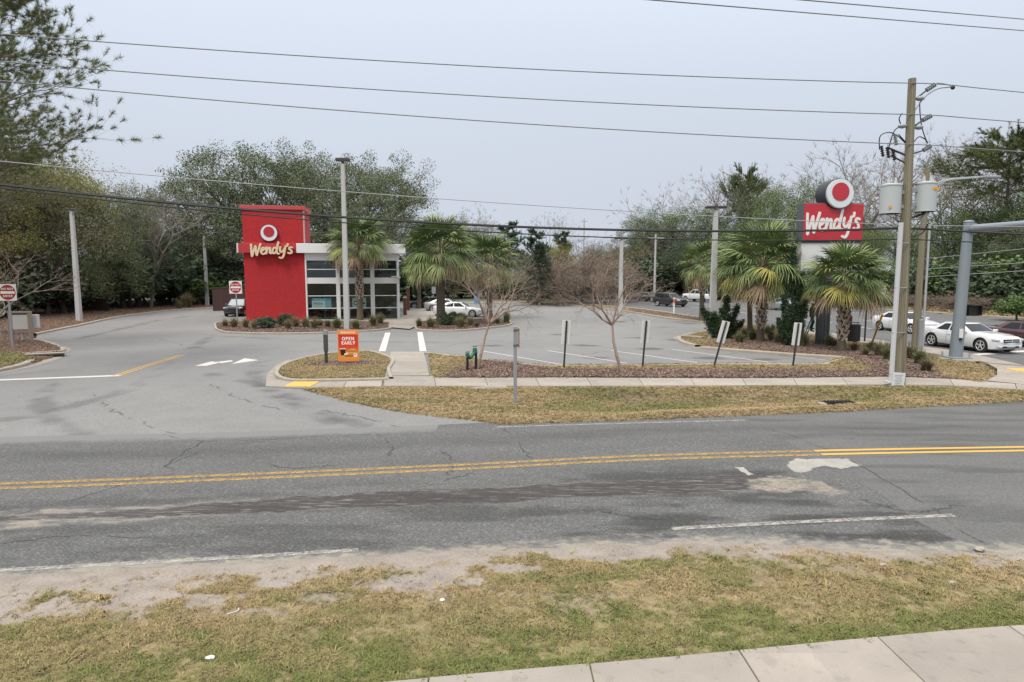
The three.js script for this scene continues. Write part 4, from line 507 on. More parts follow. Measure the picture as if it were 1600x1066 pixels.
// ---------------------------------------------------------------- utility poles and wires
const zU = -at(1404, 603).z, dU = zU;
{
  const F = (px, py, dz = 0) => far(px, py, dU + dz), base = at(1405, 603), t = thing('utility_pole', 'tall leaning wooden utility pole with two grey transformers', 'utility pole', base), L = v => v.clone().sub(base), k = dU / FS;
  const tp = L(F(1425.5, 123)); part(t, 'pole', rod(V(0, -0.1, 0), tp, 0.2, 0.125, 20), mWood);
  part(t, 'riser', join([rod(L(F(1392, 604, -0.3)), L(F(1408, 348, -0.3)), 0.085, 0.085, 14), box(0.3, 0.06, 0.3, ...L(F(1391, 597, -0.25)).toArray())]), M(0.55, 0.56, 0.58, 0.6), 'pale grey conduit up the pole');
  for (const y of [380, 450, 520, 585]) part(t, 'strap', rod(L(F(lerp(1408, 1392, (y - 348) / 256) - 2, y, -0.35)), L(F(lerp(1416, 1406, (y - 348) / 256) + 5, y, -0.2)), 0.02), mGalv);
  const can = (px, py, lab) => { const c = L(F(px, py, 0.0)), o = part(t, 'transformer', join([cyl(0.34, 0.34, 1.0, c.x, c.y - 0.5, c.z, 28), new THREE.SphereGeometry(0.34, 28, 8, 0, 2 * PI, 0, PI / 2).scale(1, 0.22, 1).translate(c.x, c.y + 0.5, c.z), cyl(0.355, 0.355, 0.05, c.x, c.y + 0.46, c.z, 28), cyl(0.35, 0.35, 0.04, c.x, c.y - 0.5, c.z, 28)]), M(0.46, 0.5, 0.5, 0.45), lab); part(o, 'bushing', join([cyl(0.06, 0.04, 0.22, c.x - 0.1, c.y + 0.55, c.z, 10), cyl(0.06, 0.04, 0.22, c.x + 0.12, c.y + 0.55, c.z + 0.05, 10)]), M(0.5, 0.5, 0.48, 0.3)); part(o, 'warning_label', box(0.26, 0.09, 0.012, 0.05, 0, 0).rotateY(0.05).translate(c.x + (px < 1400 ? -0.14 : 0.1), c.y + (px < 1400 ? -0.3 : 0.28), c.z + (px < 1400 ? 0.315 : 0.335)), M(0.7, 0.32, 0.03, 0.6)); part(o, 'bracket', join([box(0.3, 0.12, 0.12, c.x + (px < 1420 ? 0.42 : -0.42), c.y + 0.25, c.z), box(0.3, 0.12, 0.12, c.x + (px < 1420 ? 0.42 : -0.42), c.y - 0.25, c.z)]), mGalv); };
  can(1391.5, 312, 'left grey transformer'); can(1446.5, 309, 'right grey transformer');
  const mIns = M(0.33, 0.37, 0.38, 0.35), ins = (a, b, r = 0.075) => { const g = []; for (let i = 0; i < 5; i++) g.push(rod(a.clone().lerp(b, i / 5 + 0.02), a.clone().lerp(b, i / 5 + 0.16), r, r * 0.55, 12)); return join([...g, rod(a, b, r * 0.5)]); };
  for (const [a, b, c] of [[[1432, 154], [1448, 141], [1463, 131]], [[1430, 196], [1442, 188], [1457, 180]], [[1427, 240], [1443, 235], [1456, 227]]]) { const p = L(F(...a)), q = L(F(...b)), e = L(F(...c)); part(t, 'standoff_arm', rod(p, q, 0.035, 0.03), M(0.1, 0.1, 0.1, 0.6)); part(t, 'insulator', ins(q, e, 0.085), mIns); }
  for (const [x, y] of [[1438, 154], [1436, 199], [1410, 197]]) { const p = L(F(x, y)); part(t, 'insulator', new THREE.SphereGeometry(0.13, 14, 8).scale(1.15, 0.65, 1).translate(p.x, p.y, p.z), mIns); }
  // cut-out switches on the left
  part(t, 'cutout_arm', join([rod(L(F(1416, 243)), L(F(1388, 231)), 0.035), rod(L(F(1413, 254)), L(F(1392, 243)), 0.03)]), M(0.06, 0.05, 0.05, 0.6));
  for (const [x, y] of [[1379, 234], [1388, 236], [1397, 240], [1400, 216]]) part(t, 'cutout_switch', ins(L(F(x - 2, y - 6)), L(F(x + 1, y + 11)), 0.07), x < 1400 ? M(0.06, 0.05, 0.05, 0.4) : mIns);
  // jumper leads and service drops
  const lead = (p, r = 0.018, m = mBlack, n = 'jumper_lead') => part(t, n, bar(p.map(([x, y, z]) => L(F(x, y, z || 0))), r, 6, 24), m);
  lead([[1437, 160], [1438, 180], [1441, 200], [1448, 222]]); lead([[1410, 177], [1405, 185], [1407, 196], [1398, 204], [1389, 230]]); lead([[1374, 234], [1376, 212], [1390, 207], [1402, 212], [1415, 224]]); lead([[1404, 210], [1416, 223]]); lead([[1428, 222], [1436, 214], [1446, 218], [1450, 224]]); lead([[1388, 300], [1396, 288], [1420, 291], [1440, 287], [1450, 296]], 0.02); lead([[1408, 346], [1412, 352], [1425, 340], [1445, 332], [1459, 310]], 0.04, M(0.05, 0.05, 0.055, 0.6)); lead([[1408, 347], [1418, 342], [1436, 342], [1470, 300]], 0.035, M(0.3, 0.3, 0.3, 0.6)); lead([[1408, 348], [1402, 356], [1410, 369], [1440, 365], [1450, 350]], 0.025); lead([[1452, 290], [1452, 320], [1448, 328], [1440, 335], [1416, 344]], 0.03); lead([[1463, 130], [1475, 131], [1486, 134], [1492, 137]], 0.02, mGalv);
  part(t, 'street_light_arm', bar([L(F(1430, 172)), L(F(1445, 152)), L(F(1465, 139)), L(F(1486, 136))], 0.022, 6, 20), mGalv); part(t, 'fuse_bell', new THREE.SphereGeometry(0.07, 10, 8).translate(...L(F(1489, 137)).toArray()), mDark);
  part(t, 'crossing_lead', bar([L(F(1460, 292)), L(F(1478, 283, 2)), L(F(1500, 280, 6)), L(F(1545, 277, 14))], 0.03, 6, 20), mGalv);
  { const p = L(F(1404, 594, -0.42)), q = part(t, 'notice', box(0.44, 0.54, 0.03, 0, 0, 0).rotateZ(-0.08).translate(p.x, p.y, p.z), M(0.66, 0.67, 0.7, 0.8), 'white paper notice at the foot of the pole'); const ls = []; for (let i = 0; i < 7; i++) ls.push(box(0.3 - 0.05 * (i % 3), 0.016, 0.006, p.x - 0.02 * (i % 2), p.y + 0.18 - i * 0.06, p.z + 0.018)); part(q, 'print_line', join(ls), M(0.3, 0.31, 0.34, 0.8)); }
}
{ const p = at(1430, 545, 0.1), d = -p.z, t = thing('utility_pole', 'thinner pale wooden pole behind the transformer pole', 'utility pole', p), L = v => v.clone().sub(p); part(t, 'pole', rod(V(0, -0.1, 0), L(far(1449, 262, d)), 0.2, 0.13, 16), mWood); part(t, 'conduit', rod(L(far(1441, 545, d - 0.2)), L(far(1453, 350, d - 0.2)), 0.06, 0.06, 10), M(0.4, 0.4, 0.42, 0.7)); part(t, 'cap_guard', rod(L(far(1437, 545, d - 0.3)), L(far(1439, 500, d - 0.3)), 0.14, 0.14, 10), mGalv); part(t, 'lamp_arm', bar([L(far(1448, 300, d)), L(far(1470, 284, d)), L(far(1510, 278, d)), L(far(1545, 277, d))], 0.05, 8, 24), mGalv); const e = L(far(1548, 277, d)); part(t, 'lamp_head', box(0.9, 0.14, 0.35, e.x, e.y, e.z, 0.05), mGalv); }
for (const [x, z, h, l] of [[-34, -18.5, 11, 'wooden utility pole out to the left along the street'], [62, -30, 11.5, 'wooden utility pole out to the right along the street']]) { const t = thing('utility_pole', l, 'utility pole', V(x, 0, z)); part(t, 'pole', cyl(0.2, 0.13, h, 0, -0.1, 0, 14), mWood); part(t, 'crossarm', box(0.12, 0.14, 2, 0, h - 0.6, 0), mWood); }
function wire(name, label, p, r, m, sag = 0, group) { const all = []; for (let i = 1; i < p.length; i++) { const n = 24; for (let k = i > 1 ? 1 : 0; k <= n; k++) { const q = p[i - 1].clone().lerp(p[i], k / n), s = Array.isArray(sag) ? sag[i - 1] : sag; q.y -= s * 4 * (k / n) * (1 - k / n); all.push(q); } } const o = new THREE.Mesh(new THREE.TubeGeometry(new THREE.CatmullRomCurve3(all), all.length * 2, r, 5), m); o.castShadow = true; top(o, name, label, 'cable', group); }
{
  const g = 'overhead wires along the street', al = M(0.2, 0.21, 0.22, 0.5), dL = 19, lf = (px, py, d) => far(px, py, d), toL = (py0, dy) => far(-400, py0, dL), R = (px, py) => far(px, py, 34);
  const ext = (a, b, x) => { const t = (x - a.x) / (b.x - a.x); return a.clone().lerp(b, t); };
  for (const [l, la, lb, pc, re] of [['highest of the three long wires crossing the sky', [130, 63], [-900, 0], [1463, 131], [1600, 143]], ['middle of the three long wires crossing the sky', [80, 104], [-900, 30], [1457, 180], [1600, 190]], ['lowest of the three long wires crossing the sky', [110, 137], [-900, 60], [1456, 227], [1600, 236]]]) {
    const c = lf(...pc, dU), a = lf(...la, 20), left = ext(c, a, -34), r = lf(...re, 25.6), right = ext(c, r, 62); left.y += 0.98; wire('power_line', l, [left, c, right], 0.017, al, [0.57, 0.1], g);
  }
  { const c = lf(1416, 352, dU), a = lf(140, 265, 20), left = ext(c, a, -34), right = V(62, 7.6, -30); left.y += 0.99; wire('power_line', 'thin pale wire between the sky wires and the dark cables', [left, c, right], 0.013, M(0.35, 0.36, 0.37, 0.5), [0.57, 0.5], g); }
  for (const [l, y0, y1, yc, r, s] of [['thick dark telephone cable above the restaurant', 288, 326, 357, 0.034, 1.5], ['second dark cable just under the thick one', 293, 330, 374, 0.021, 1.42], ['thin support strand on the thick dark cable', 286, 324, 355.5, 0.012, 1.5]]) { const c = lf(1412, yc, dU), a = lf(0, y0, 20), left = ext(c, a, -34); left.y += s * 1.51; wire('telephone_cable', l, [left, c, V(62, 6.6, -30)], r, M(0.025, 0.025, 0.028, 0.6), [s, 0.7], g); }
  for (const [a, b, l] of [[[1020, 0, 17], [1600, 48, 26], 'steeper wire across the upper right corner'], [[1255, 0, 18], [1600, 30, 26], 'uppermost wire at the top right corner']]) { const p = lf(...a), q = lf(...b), s = q.clone().sub(p); wire('power_line', l, [p.clone().addScaledVector(s, -1.6), q.clone().addScaledVector(s, 5)], 0.017, al, 0); }
  for (const [y0, y1, l] of [[402, 385, 'upper'], [418, 408, 'middle'], [430, 421, 'lower']]) { const p = lf(1440, y0 + 3, 36), q = lf(1640, y1, 30), s = q.clone().sub(p); wire('service_wire', l + ' of the wires in front of the right woods', [p, q.addScaledVector(s, 1.5)], 0.016, M(0.3, 0.31, 0.3, 0.6), 0); }
  { const a = lf(1414, 395, dU), b = at(1362, 538, 0.1), t = thing('guy_wire', 'guy wire with yellow guard beside the utility pole', 'guy wire', b), L = v => v.clone().sub(b), u = V().subVectors(a, b); part(t, 'strand', rod(V(0, 0, 0), u, 0.012), mGalv); part(t, 'guard', rod(u.clone().multiplyScalar(0.02), u.clone().multiplyScalar(0.44), 0.05, 0.05, 8), M(0.68, 0.45, 0.05, 0.6)); }
}
{ // traffic signal mast
  const p = at(1493, 561, 0.1), d = -p.z, t = thing('signal_mast', 'thick galvanised signal mast with arm at the street corner', 'signal mast', p), L = v => v.clone().sub(p), hT = L(far(1514, 347, d));
  const gal = M(0.27, 0.31, 0.34, 0.5, { metalness: 0.3, bumpMap: grainBump, bumpScale: 0.001 }); part(t, 'mast', rod(V(0, 0, 0), hT, 0.28, 0.2, 24), gal); part(t, 'mast_cap', new THREE.SphereGeometry(0.23, 16, 8, 0, 2 * PI, 0, PI / 2).scale(1, 0.35, 1).translate(hT.x, hT.y, hT.z), gal);
  const a0 = L(far(1516, 358, d)), dir = L(far(1600, 351, d - 3.5)).sub(a0); part(t, 'arm', rod(a0, a0.clone().addScaledVector(dir, 3.2), 0.19, 0.1, 18), gal); part(t, 'arm_flange', rod(a0.clone().addScaledVector(dir, 0.02), a0.clone().addScaledVector(dir, 0.06), 0.28, 0.28, 18), gal);
  const s = L(far(1515, 485, d)); const sg = part(t, 'pedestrian_signal', box(0.5, 0.5, 0.42, s.x + 0.1, s.y, s.z, 0.03), mBlack); part(sg, 'visor', join([box(0.5, 0.04, 0.3, s.x + 0.1, s.y + 0.24, s.z + 0.2), box(0.04, 0.44, 0.3, s.x + 0.34, s.y, s.z + 0.2)]), mBlack); part(sg, 'hanger', join([rod(V(s.x - 0.4, s.y + 0.24, s.z), V(s.x + 0.1, s.y + 0.27, s.z), 0.04), rod(V(s.x - 0.4, s.y - 0.24, s.z), V(s.x + 0.1, s.y - 0.22, s.z), 0.04)]), mBlack);
  const b = L(far(1502, 521, d - 0.3)); part(t, 'push_button_plate', box(0.18, 0.42, 0.03, b.x, b.y, b.z), mWhite); part(t, 'push_button', cyl(0.06, 0.06, 0.1, b.x, b.y - 0.34, b.z, 10), mDark); part(t, 'base_plate', box(0.95, 0.12, 0.95, 0, 0.06, 0, 0.02), gal); for (const [x, z] of [[-0.38, -0.38], [0.38, -0.38], [-0.38, 0.38], [0.38, 0.38]]) part(t, 'anchor_bolt', cyl(0.035, 0.035, 0.22, x, 0.1, z, 8), mSteel); part(t, 'footing', cyl(0.9, 0.8, 0.06, 0.2, 0, 0, 20), mConcB);
}
// ---------------------------------------------------------------- cars
const mTyre = M(0.018, 0.018, 0.019, 0.85), mRim = M(0.62, 0.62, 0.63, 0.35, { metalness: 0.25 }), mGlassCar = MP(0.02, 0.026, 0.028, 0.06, { specularIntensity: 0.45 }), mTrimCar = M(0.012, 0.012, 0.013, 0.5), mChrome = M(0.6, 0.6, 0.6, 0.15, { metalness: 0.9 }), mLampC = MP(0.6, 0.62, 0.64, 0.08, { clearcoat: 1 }), mRedL = MP(0.28, 0.01, 0.012, 0.15, { clearcoat: 1 });
const csg = new Evaluator(); csg.useGroups = false; csg.attributes = ['position', 'normal'];
const SP = {
  sedan: { L: 4.9, W: 1.88, wb: 2.9, fo: 0.95, r: 0.34, top: [[2.45, 0.56], [2.4, 0.66], [2.2, 0.78], [1.6, 0.9], [1.0, 0.97], [0.4, 0.98], [-1.6, 1.03], [-2.1, 1.05], [-2.38, 1.02], [-2.45, 0.85]], bot: [[2.45, 0.42], [2.3, 0.24], [1.9, 0.18], [-1.9, 0.2], [-2.3, 0.28], [-2.45, 0.45]], cab: [1.15, 0.25, -1.0, -1.95], belt: 0.95, roof: 1.44, wB: 0.8, wR: 0.57, side: [[0.08, 0.45], [0.49, 0.84]] },
  muscle: { L: 5.05, W: 1.92, wb: 3.05, fo: 0.93, r: 0.37, top: [[2.52, 0.6], [2.48, 0.74], [2.3, 0.86], [1.6, 0.97], [0.9, 1.02], [0.2, 1.03], [-1.2, 1.06], [-1.7, 1.1], [-2.2, 1.1], [-2.46, 1.08], [-2.53, 0.9]], bot: [[2.52, 0.36], [2.4, 0.22], [1.9, 0.18], [-1.9, 0.22], [-2.35, 0.3], [-2.53, 0.5]], cab: [1.0, 0.1, -0.9, -1.85], belt: 0.98, roof: 1.47, wB: 0.84, wR: 0.6, side: [[0.09, 0.47], [0.51, 0.83]] },
  suv: { L: 4.7, W: 1.9, wb: 2.75, fo: 0.92, r: 0.36, top: [[2.35, 0.62], [2.3, 0.86], [2.15, 0.98], [1.5, 1.07], [0.9, 1.1], [-2.1, 1.15], [-2.3, 1.12], [-2.35, 0.9]], bot: [[2.35, 0.42], [2.2, 0.28], [1.8, 0.24], [-1.8, 0.26], [-2.2, 0.32], [-2.35, 0.45]], cab: [1.2, 0.4, -1.75, -2.2], belt: 1.06, roof: 1.7, wB: 0.84, wR: 0.64, side: [[0.07, 0.35], [0.38, 0.65], [0.68, 0.92]] },
  pickup: { L: 5.6, W: 1.98, wb: 3.5, fo: 0.95, r: 0.4, top: [[2.8, 0.7], [2.75, 1.05], [2.6, 1.15], [1.6, 1.2], [1.2, 1.22], [-2.75, 1.25], [-2.8, 1.0]], bot: [[2.8, 0.5], [2.6, 0.36], [-2.6, 0.4], [-2.8, 0.5]], cab: [1.3, 0.6, -0.8, -1.0], belt: 1.16, roof: 1.85, wB: 0.86, wR: 0.7, side: [[0.08, 0.5], [0.54, 0.93]] },
};
const ipl = (a, x) => { for (let i = 1; i < a.length; i++) if (x >= a[i][0] || i === a.length - 1) { const p = a[i - 1], q = a[i], t = clamp((p[0] - x) / (p[0] - q[0])); return lerp(p[1], q[1], t * t * (3 - 2 * t) * 0.4 + t * 0.6); } };
function car(kind, name, label, p, turn, rgb, group, o = {}) {
  const S = SP[kind], t = thing(name, label, 'car', p, turn, group), paintM = MP(...rgb, 0.3, { clearcoat: 1, clearcoatRoughness: 0.05, metalness: o.metal ?? 0 });
  const n = 44, pos = [], idx = [], prof = [[0, 0], [0.8, 0], [0.94, 0.06], [0.985, 0.22], [1, 0.45], [0.995, 0.62], [0.965, 0.82], [0.9, 0.95], [0.76, 1.0], [0.4, 1.03], [0, 1.035]], m = prof.length * 2 - 2;
  for (let i = 0; i <= n; i++) {
    const u = i / n, x = S.L / 2 * Math.sign(0.5 - u) * (1 - Math.pow(1 - Math.abs(1 - 2 * u), 1.35)), yt = ipl(S.top, x), yb = ipl(S.bot, x), e = Math.abs(2 * x / S.L), hw = S.W / 2 * (1 - 0.2 * Math.pow(e, 7)) * (1 - 0.025 * (1 - smooth(0.2, 0.6, e)));
    for (let k = 0; k < m; k++) { const q = k < prof.length ? prof[k] : prof[m - k], s = k < prof.length ? 1 : -1; pos.push(x - Math.pow(q[0], 3) * 0.1 * Math.sign(x) * Math.pow(e, 8), yb + (yt - yb) * q[1], hw * q[0] * s); }
    if (i) for (let k = 0; k < m; k++) { const a = (i - 1) * m + k, b = (i - 1) * m + (k + 1) % m; idx.push(a, a + m, b, b, a + m, b + m); }
  }
  const c0 = pos.length / 3; pos.push(S.L / 2, (S.top[0][1] + S.bot[0][1]) / 2, 0, -S.L / 2, (S.top.at(-1)[1] + S.bot.at(-1)[1]) / 2, 0); for (let k = 0; k < m; k++) { idx.push(c0, k, (k + 1) % m); idx.push(c0 + 1, n * m + (k + 1) % m, n * m + k); }
  let bg = geo(pos, idx); const ax = [S.L / 2 - S.fo, S.L / 2 - S.fo - S.wb];
  { let br = new Brush(bg); br.updateMatrixWorld(); for (const x of ax) for (const s of [-1, 1]) { const cg = new THREE.CylinderGeometry(S.r * 1.14, S.r * 1.14, 0.6, 28).rotateX(PI / 2); cg.deleteAttribute('uv'); const c = new Brush(cg); c.position.set(x, S.r * 1.02, s * (S.W / 2)); c.updateMatrixWorld(); br = csg.evaluate(br, c, SUBTRACTION); br.updateMatrixWorld(); } bg = toCreasedNormals(br.geometry, 0.7); }
  part(t, 'body', bg, paintM);
  for (const x of ax) for (const s of [-1, 1]) part(t, 'wheel_arch', new THREE.CylinderGeometry(S.r * 1.125, S.r * 1.125, 0.27, 24, 1, true, 0, PI).rotateX(PI / 2).rotateZ(PI / 2).translate(x, S.r * 1.02, s * (S.W / 2 - 0.17)), mTrimCar);
  part(t, 'underbody', box(S.L * 0.88, 0.12, S.W * 0.62, 0, S.bot[3]?.[1] ?? 0.25, 0), mTrimCar);
  // wheels
  const R = S.r; const tyre = new THREE.LatheGeometry([[R * 0.66, -0.1], [R * 0.9, -0.115], [R * 0.98, -0.09], [R, -0.05], [R, 0.05], [R * 0.98, 0.09], [R * 0.9, 0.115], [R * 0.66, 0.1]].map(a => new THREE.Vector2(...a)), 28).rotateX(PI / 2), sp = [new THREE.TorusGeometry(R * 0.66, 0.022, 6, 28).translate(0, 0, 0.09), cyl(R * 0.16, R * 0.14, 0.04, 0, 0, 0, 14).rotateX(PI / 2).translate(0, 0, 0.07)];
  for (let i = 0; i < 5; i++) sp.push(box(R * 0.17, R * 0.6, 0.03, 0, R * 0.36, 0.085, 0.008).rotateZ(i / 5 * 2 * PI)); const rimG = join(sp), hub = cyl(R * 0.66, R * 0.66, 0.02, 0, 0, 0, 24).rotateX(PI / 2).translate(0, 0, 0.01);
  for (const x of ax) for (const s of [-1, 1]) { const w = new THREE.Group(); w.name = 'wheel'; w.position.set(x, R, s * (S.W / 2 - 0.13)); if (s < 0) w.rotation.y = PI; t.add(w); part(w, 'tyre', tyre, mTyre); part(w, 'rim', rimG, mRim); part(w, 'brake_disc', hub, M(0.05, 0.05, 0.052, 0.5)); }
  // cabin
  const [xa, xb, xc, xd] = S.cab, y0 = S.belt - 0.06, y1 = S.roof - 0.05, face = (f, u, v, off = 0) => { // front, right, rear, left faces of the greenhouse
    const fx = lerp(xa, xb, v), rx = lerp(xd, xc, v), w = lerp(S.wB, S.wR, Math.pow(v, 1.15)) * (S.W / 1.9), y = lerp(y0, y1, v); const bu = 4 * u * (1 - u);
    if (f === 0) return V(fx + 0.16 * bu * (1 - 0.35 * v) + off * 0.7, y + off * 0.7, lerp(w, -w, u)); if (f === 2) return V(rx - 0.14 * bu * (1 - 0.4 * v) - off * 0.7, y + off * 0.7, lerp(-w, w, u)); const s = f === 1 ? -1 : 1; return V(f === 1 ? lerp(fx, rx, u) : lerp(rx, fx, u), y + off * 0.3, s * (w + 0.05 * bu + off));
  };
  { const pos = [], idx = [], N = 48, lv = 6, cap = 5; const ring = (v, q) => { for (let i = 0; i < N; i++) { const f = Math.floor(i / 12), u = (i % 12) / 12, a = face(f, u, v); if (q < 1) { a.x = lerp((xb + xc) / 2, a.x, q); a.z *= q; } a.y += v >= 1 ? 0.05 * (1 - q * q) : 0; pos.push(a.x, a.y, a.z); } }; for (let k = 0; k <= lv; k++) ring(k / lv, 1); for (let k = 1; k <= cap; k++) ring(1, 1 - k / (cap + 0.02)); for (let k = 1; k <= lv + cap; k++) for (let i = 0; i < N; i++) { const a = (k - 1) * N + i, b = (k - 1) * N + (i + 1) % N; idx.push(a, b, a + N, b, b + N, a + N); } part(t, 'roof', toCreasedNormals(geo(pos, idx), 0.75), paintM); }
  const pane = (f, u0, u1, v0, v1) => { const pos = [], idx = [], a = 8, b = 4; for (let j = 0; j <= b; j++) for (let i = 0; i <= a; i++) { const q = face(f, lerp(u0, u1, i / a), lerp(v0, v1, j / b), 0.012); pos.push(q.x, q.y, q.z); } for (let j = 0; j < b; j++) for (let i = 0; i < a; i++) { const k = j * (a + 1) + i; idx.push(k, k + 1, k + a + 1, k + 1, k + a + 2, k + a + 1); } return geo(pos, idx); };
  part(t, 'windshield', pane(0, 0.06, 0.94, 0.14, 0.93), o.glass || mGlassCar); part(t, 'rear_window', pane(2, 0.07, 0.93, 0.2, 0.9), mGlassCar); for (const [a, b] of S.side) { part(t, 'side_window', pane(1, a, b, 0.2, 0.88), mGlassCar); part(t, 'side_window', pane(3, 1 - b, 1 - a, 0.2, 0.88), mGlassCar); }
  // lights, grille, mirrors, handles, seams
  const nx = S.L / 2, hy = ipl(S.top, nx - 0.25) - 0.13;
  for (const s of [-1, 1]) {
    part(t, 'headlight', box(0.34, 0.13, 0.36, 0, 0, 0, 0.05).rotateY(s * 0.55).rotateZ(-0.12).translate(nx - 0.25, hy, s * (S.W / 2 - 0.26)), mLampC); part(t, 'taillight', box(0.16, 0.15, 0.42, 0, 0, 0, 0.04).rotateY(-s * 0.35).translate(-nx + 0.1, ipl(S.top, -nx + 0.12) - 0.16, s * (S.W / 2 - 0.3)), mRedL);
    part(t, 'mirror', join([box(0.16, 0.13, 0.22, xa - 0.3, S.belt + 0.07, s * (S.W / 2 + 0.04), 0.04), box(0.06, 0.05, 0.2, xa - 0.3, S.belt + 0.01, s * (S.W / 2 - 0.1))]), paintM);
    for (const [i, u] of [[0, lerp(xa, xd, 0.5)], [1, lerp(xa, xd, 0.84)]]) part(t, 'door_handle', box(0.18, 0.03, 0.03, u + 0.1, S.belt - 0.16, s * (S.W / 2 - 0.018), 0.01), o.dark ? mTrimCar : paintM); for (const u of [0.13, 0.5, 0.87]) part(t, 'door_seam', box(0.008, S.belt - 0.38, 0.006, lerp(xa, xd, u) - 0.05, (S.belt + 0.32) / 2 - 0.02, s * (S.W / 2 * 0.985)), mTrimCar);
    part(t, 'fog_light', box(0.06, 0.07, 0.22, nx - 0.14, 0.4, s * (S.W / 2 - 0.38), 0.02), mTrimCar);
  }
  const gr = part(t, 'grille', box(0.1, kind === 'suv' ? 0.24 : 0.17, S.W * (kind === 'muscle' ? 0.5 : 0.4), nx - 0.035, hy - 0.06, 0, 0.03), mTrimCar); part(gr, 'grille_bar', kind === 'muscle' ? join([box(0.02, 0.03, S.W * 0.48, nx + 0.012, hy - 0.06, 0), box(0.02, 0.15, 0.03, nx + 0.012, hy - 0.06, 0)]) : box(0.02, 0.025, S.W * 0.4, nx + 0.012, hy - 0.03, 0), kind === 'muscle' ? paintM : mChrome); part(t, 'lower_intake', box(0.1, 0.1, S.W * 0.52, nx - 0.07, 0.36, 0, 0.03), mTrimCar); part(t, 'number_plate', box(0.015, 0.14, 0.32, -nx - 0.004, 0.75, 0), mWhite);
  if (kind === 'muscle') part(t, 'spoiler', box(0.28, 0.04, 1.4, -nx + 0.24, 1.16, 0, 0.015), paintM);
  if (kind === 'suv') for (const s of [-1, 1]) part(t, 'roof_rail', rod(V(0.3, S.roof + 0.03, s * 0.62), V(-1.6, S.roof + 0.03, s * 0.62), 0.02), mChrome);
  if (kind === 'pickup') part(t, 'cargo_bed', box(1.6, 0.06, 1.6, -1.9, 1.27, 0), mTrimCar);
  return t;
}
const head = (dx, dz) => Math.atan2(-dz, dx), white = [0.74, 0.75, 0.76], gM = 'cars on the main road', gP = 'parked cars';
{
  const r = at(1473.6, 542.6), f = at(1545, 552.5), mid = r.clone().lerp(f, 0.5), T = head(f.x - r.x + 0.15, f.z - r.z); const c = V(mid.x + 0.65, 0, mid.z - 0.75); c.x += 0; car('muscle', 'parked_car', 'large white muscle sedan with spoked wheels at the stop line', c, T, white, gM);
  const j0 = at(1371, 518), j1 = at(1418, 525), jm = j0.clone().lerp(j1, 0.5); car('sedan', 'parked_car', 'white sedan behind the utility pole on the main road', V(jm.x + 1.75, 0, jm.z - 1.4), head(0.18, 1), white, gM);
  car('sedan', 'parked_car', 'maroon sedan behind the white muscle sedan at the right edge', V(29.6, 0, -36.1), head(0.42, 1), [0.085, 0.028, 0.034], gM, { metal: 0.3 });
  const s = at(1224, 485.5); car('sedan', 'parked_car', 'silver sedan driving away left of the tall juniper', V(s.x + 0.3, 0, s.z - 1), head(-0.55, -1), [0.36, 0.4, 0.44], gM, { metal: 0.4 });
  const a = at(1053, 480); car('suv', 'parked_car', 'dark grey minivan nearest on the main road left of the palms', V(a.x, 0, a.z - 2), head(0.62, 1), [0.07, 0.065, 0.065], gM, { metal: 0.4 });
  const b = at(1014, 471); car('sedan', 'parked_car', 'dark sedan farther off behind the minivan', V(b.x, 0, b.z), head(0.62, 1), [0.05, 0.052, 0.058], gM, { metal: 0.4 });
  const w = at(1082, 471.5); car('pickup', 'parked_car', 'white pickup beyond the minivan across the main road', V(w.x + 1, 0, w.z), head(-0.55, -1), white, gM);
  const k = at(365, 495.5); car('suv', 'parked_car', 'black car facing out beside the red tower', V(k.x - 0.4, 0, k.z - 2.4), head(0.1, 1), [0.008, 0.008, 0.01], gP, { glass: MP(0.3, 0.36, 0.36, 0.05, { clearcoat: 1 }) });
  const p = at(715, 496); car('sedan', 'parked_car', 'white sedan parked behind the bed beside the restaurant', V(p.x, 0, p.z - 1.2), head(1, 0.12), white, gP); const q = at(705, 488); car('sedan', 'parked_car', 'grey sedan parked behind the white one', V(q.x - 0.6, 0, q.z - 1.4), head(1, 0.12), [0.3, 0.31, 0.33], gP, { metal: 0.3 }); const d = at(686, 484); car('sedan', 'parked_car', 'black sedan parked farthest from the street beside the restaurant', V(d.x - 1.5, 0, d.z - 2.5), head(-1, -0.12), [0.015, 0.015, 0.017], gP);
}
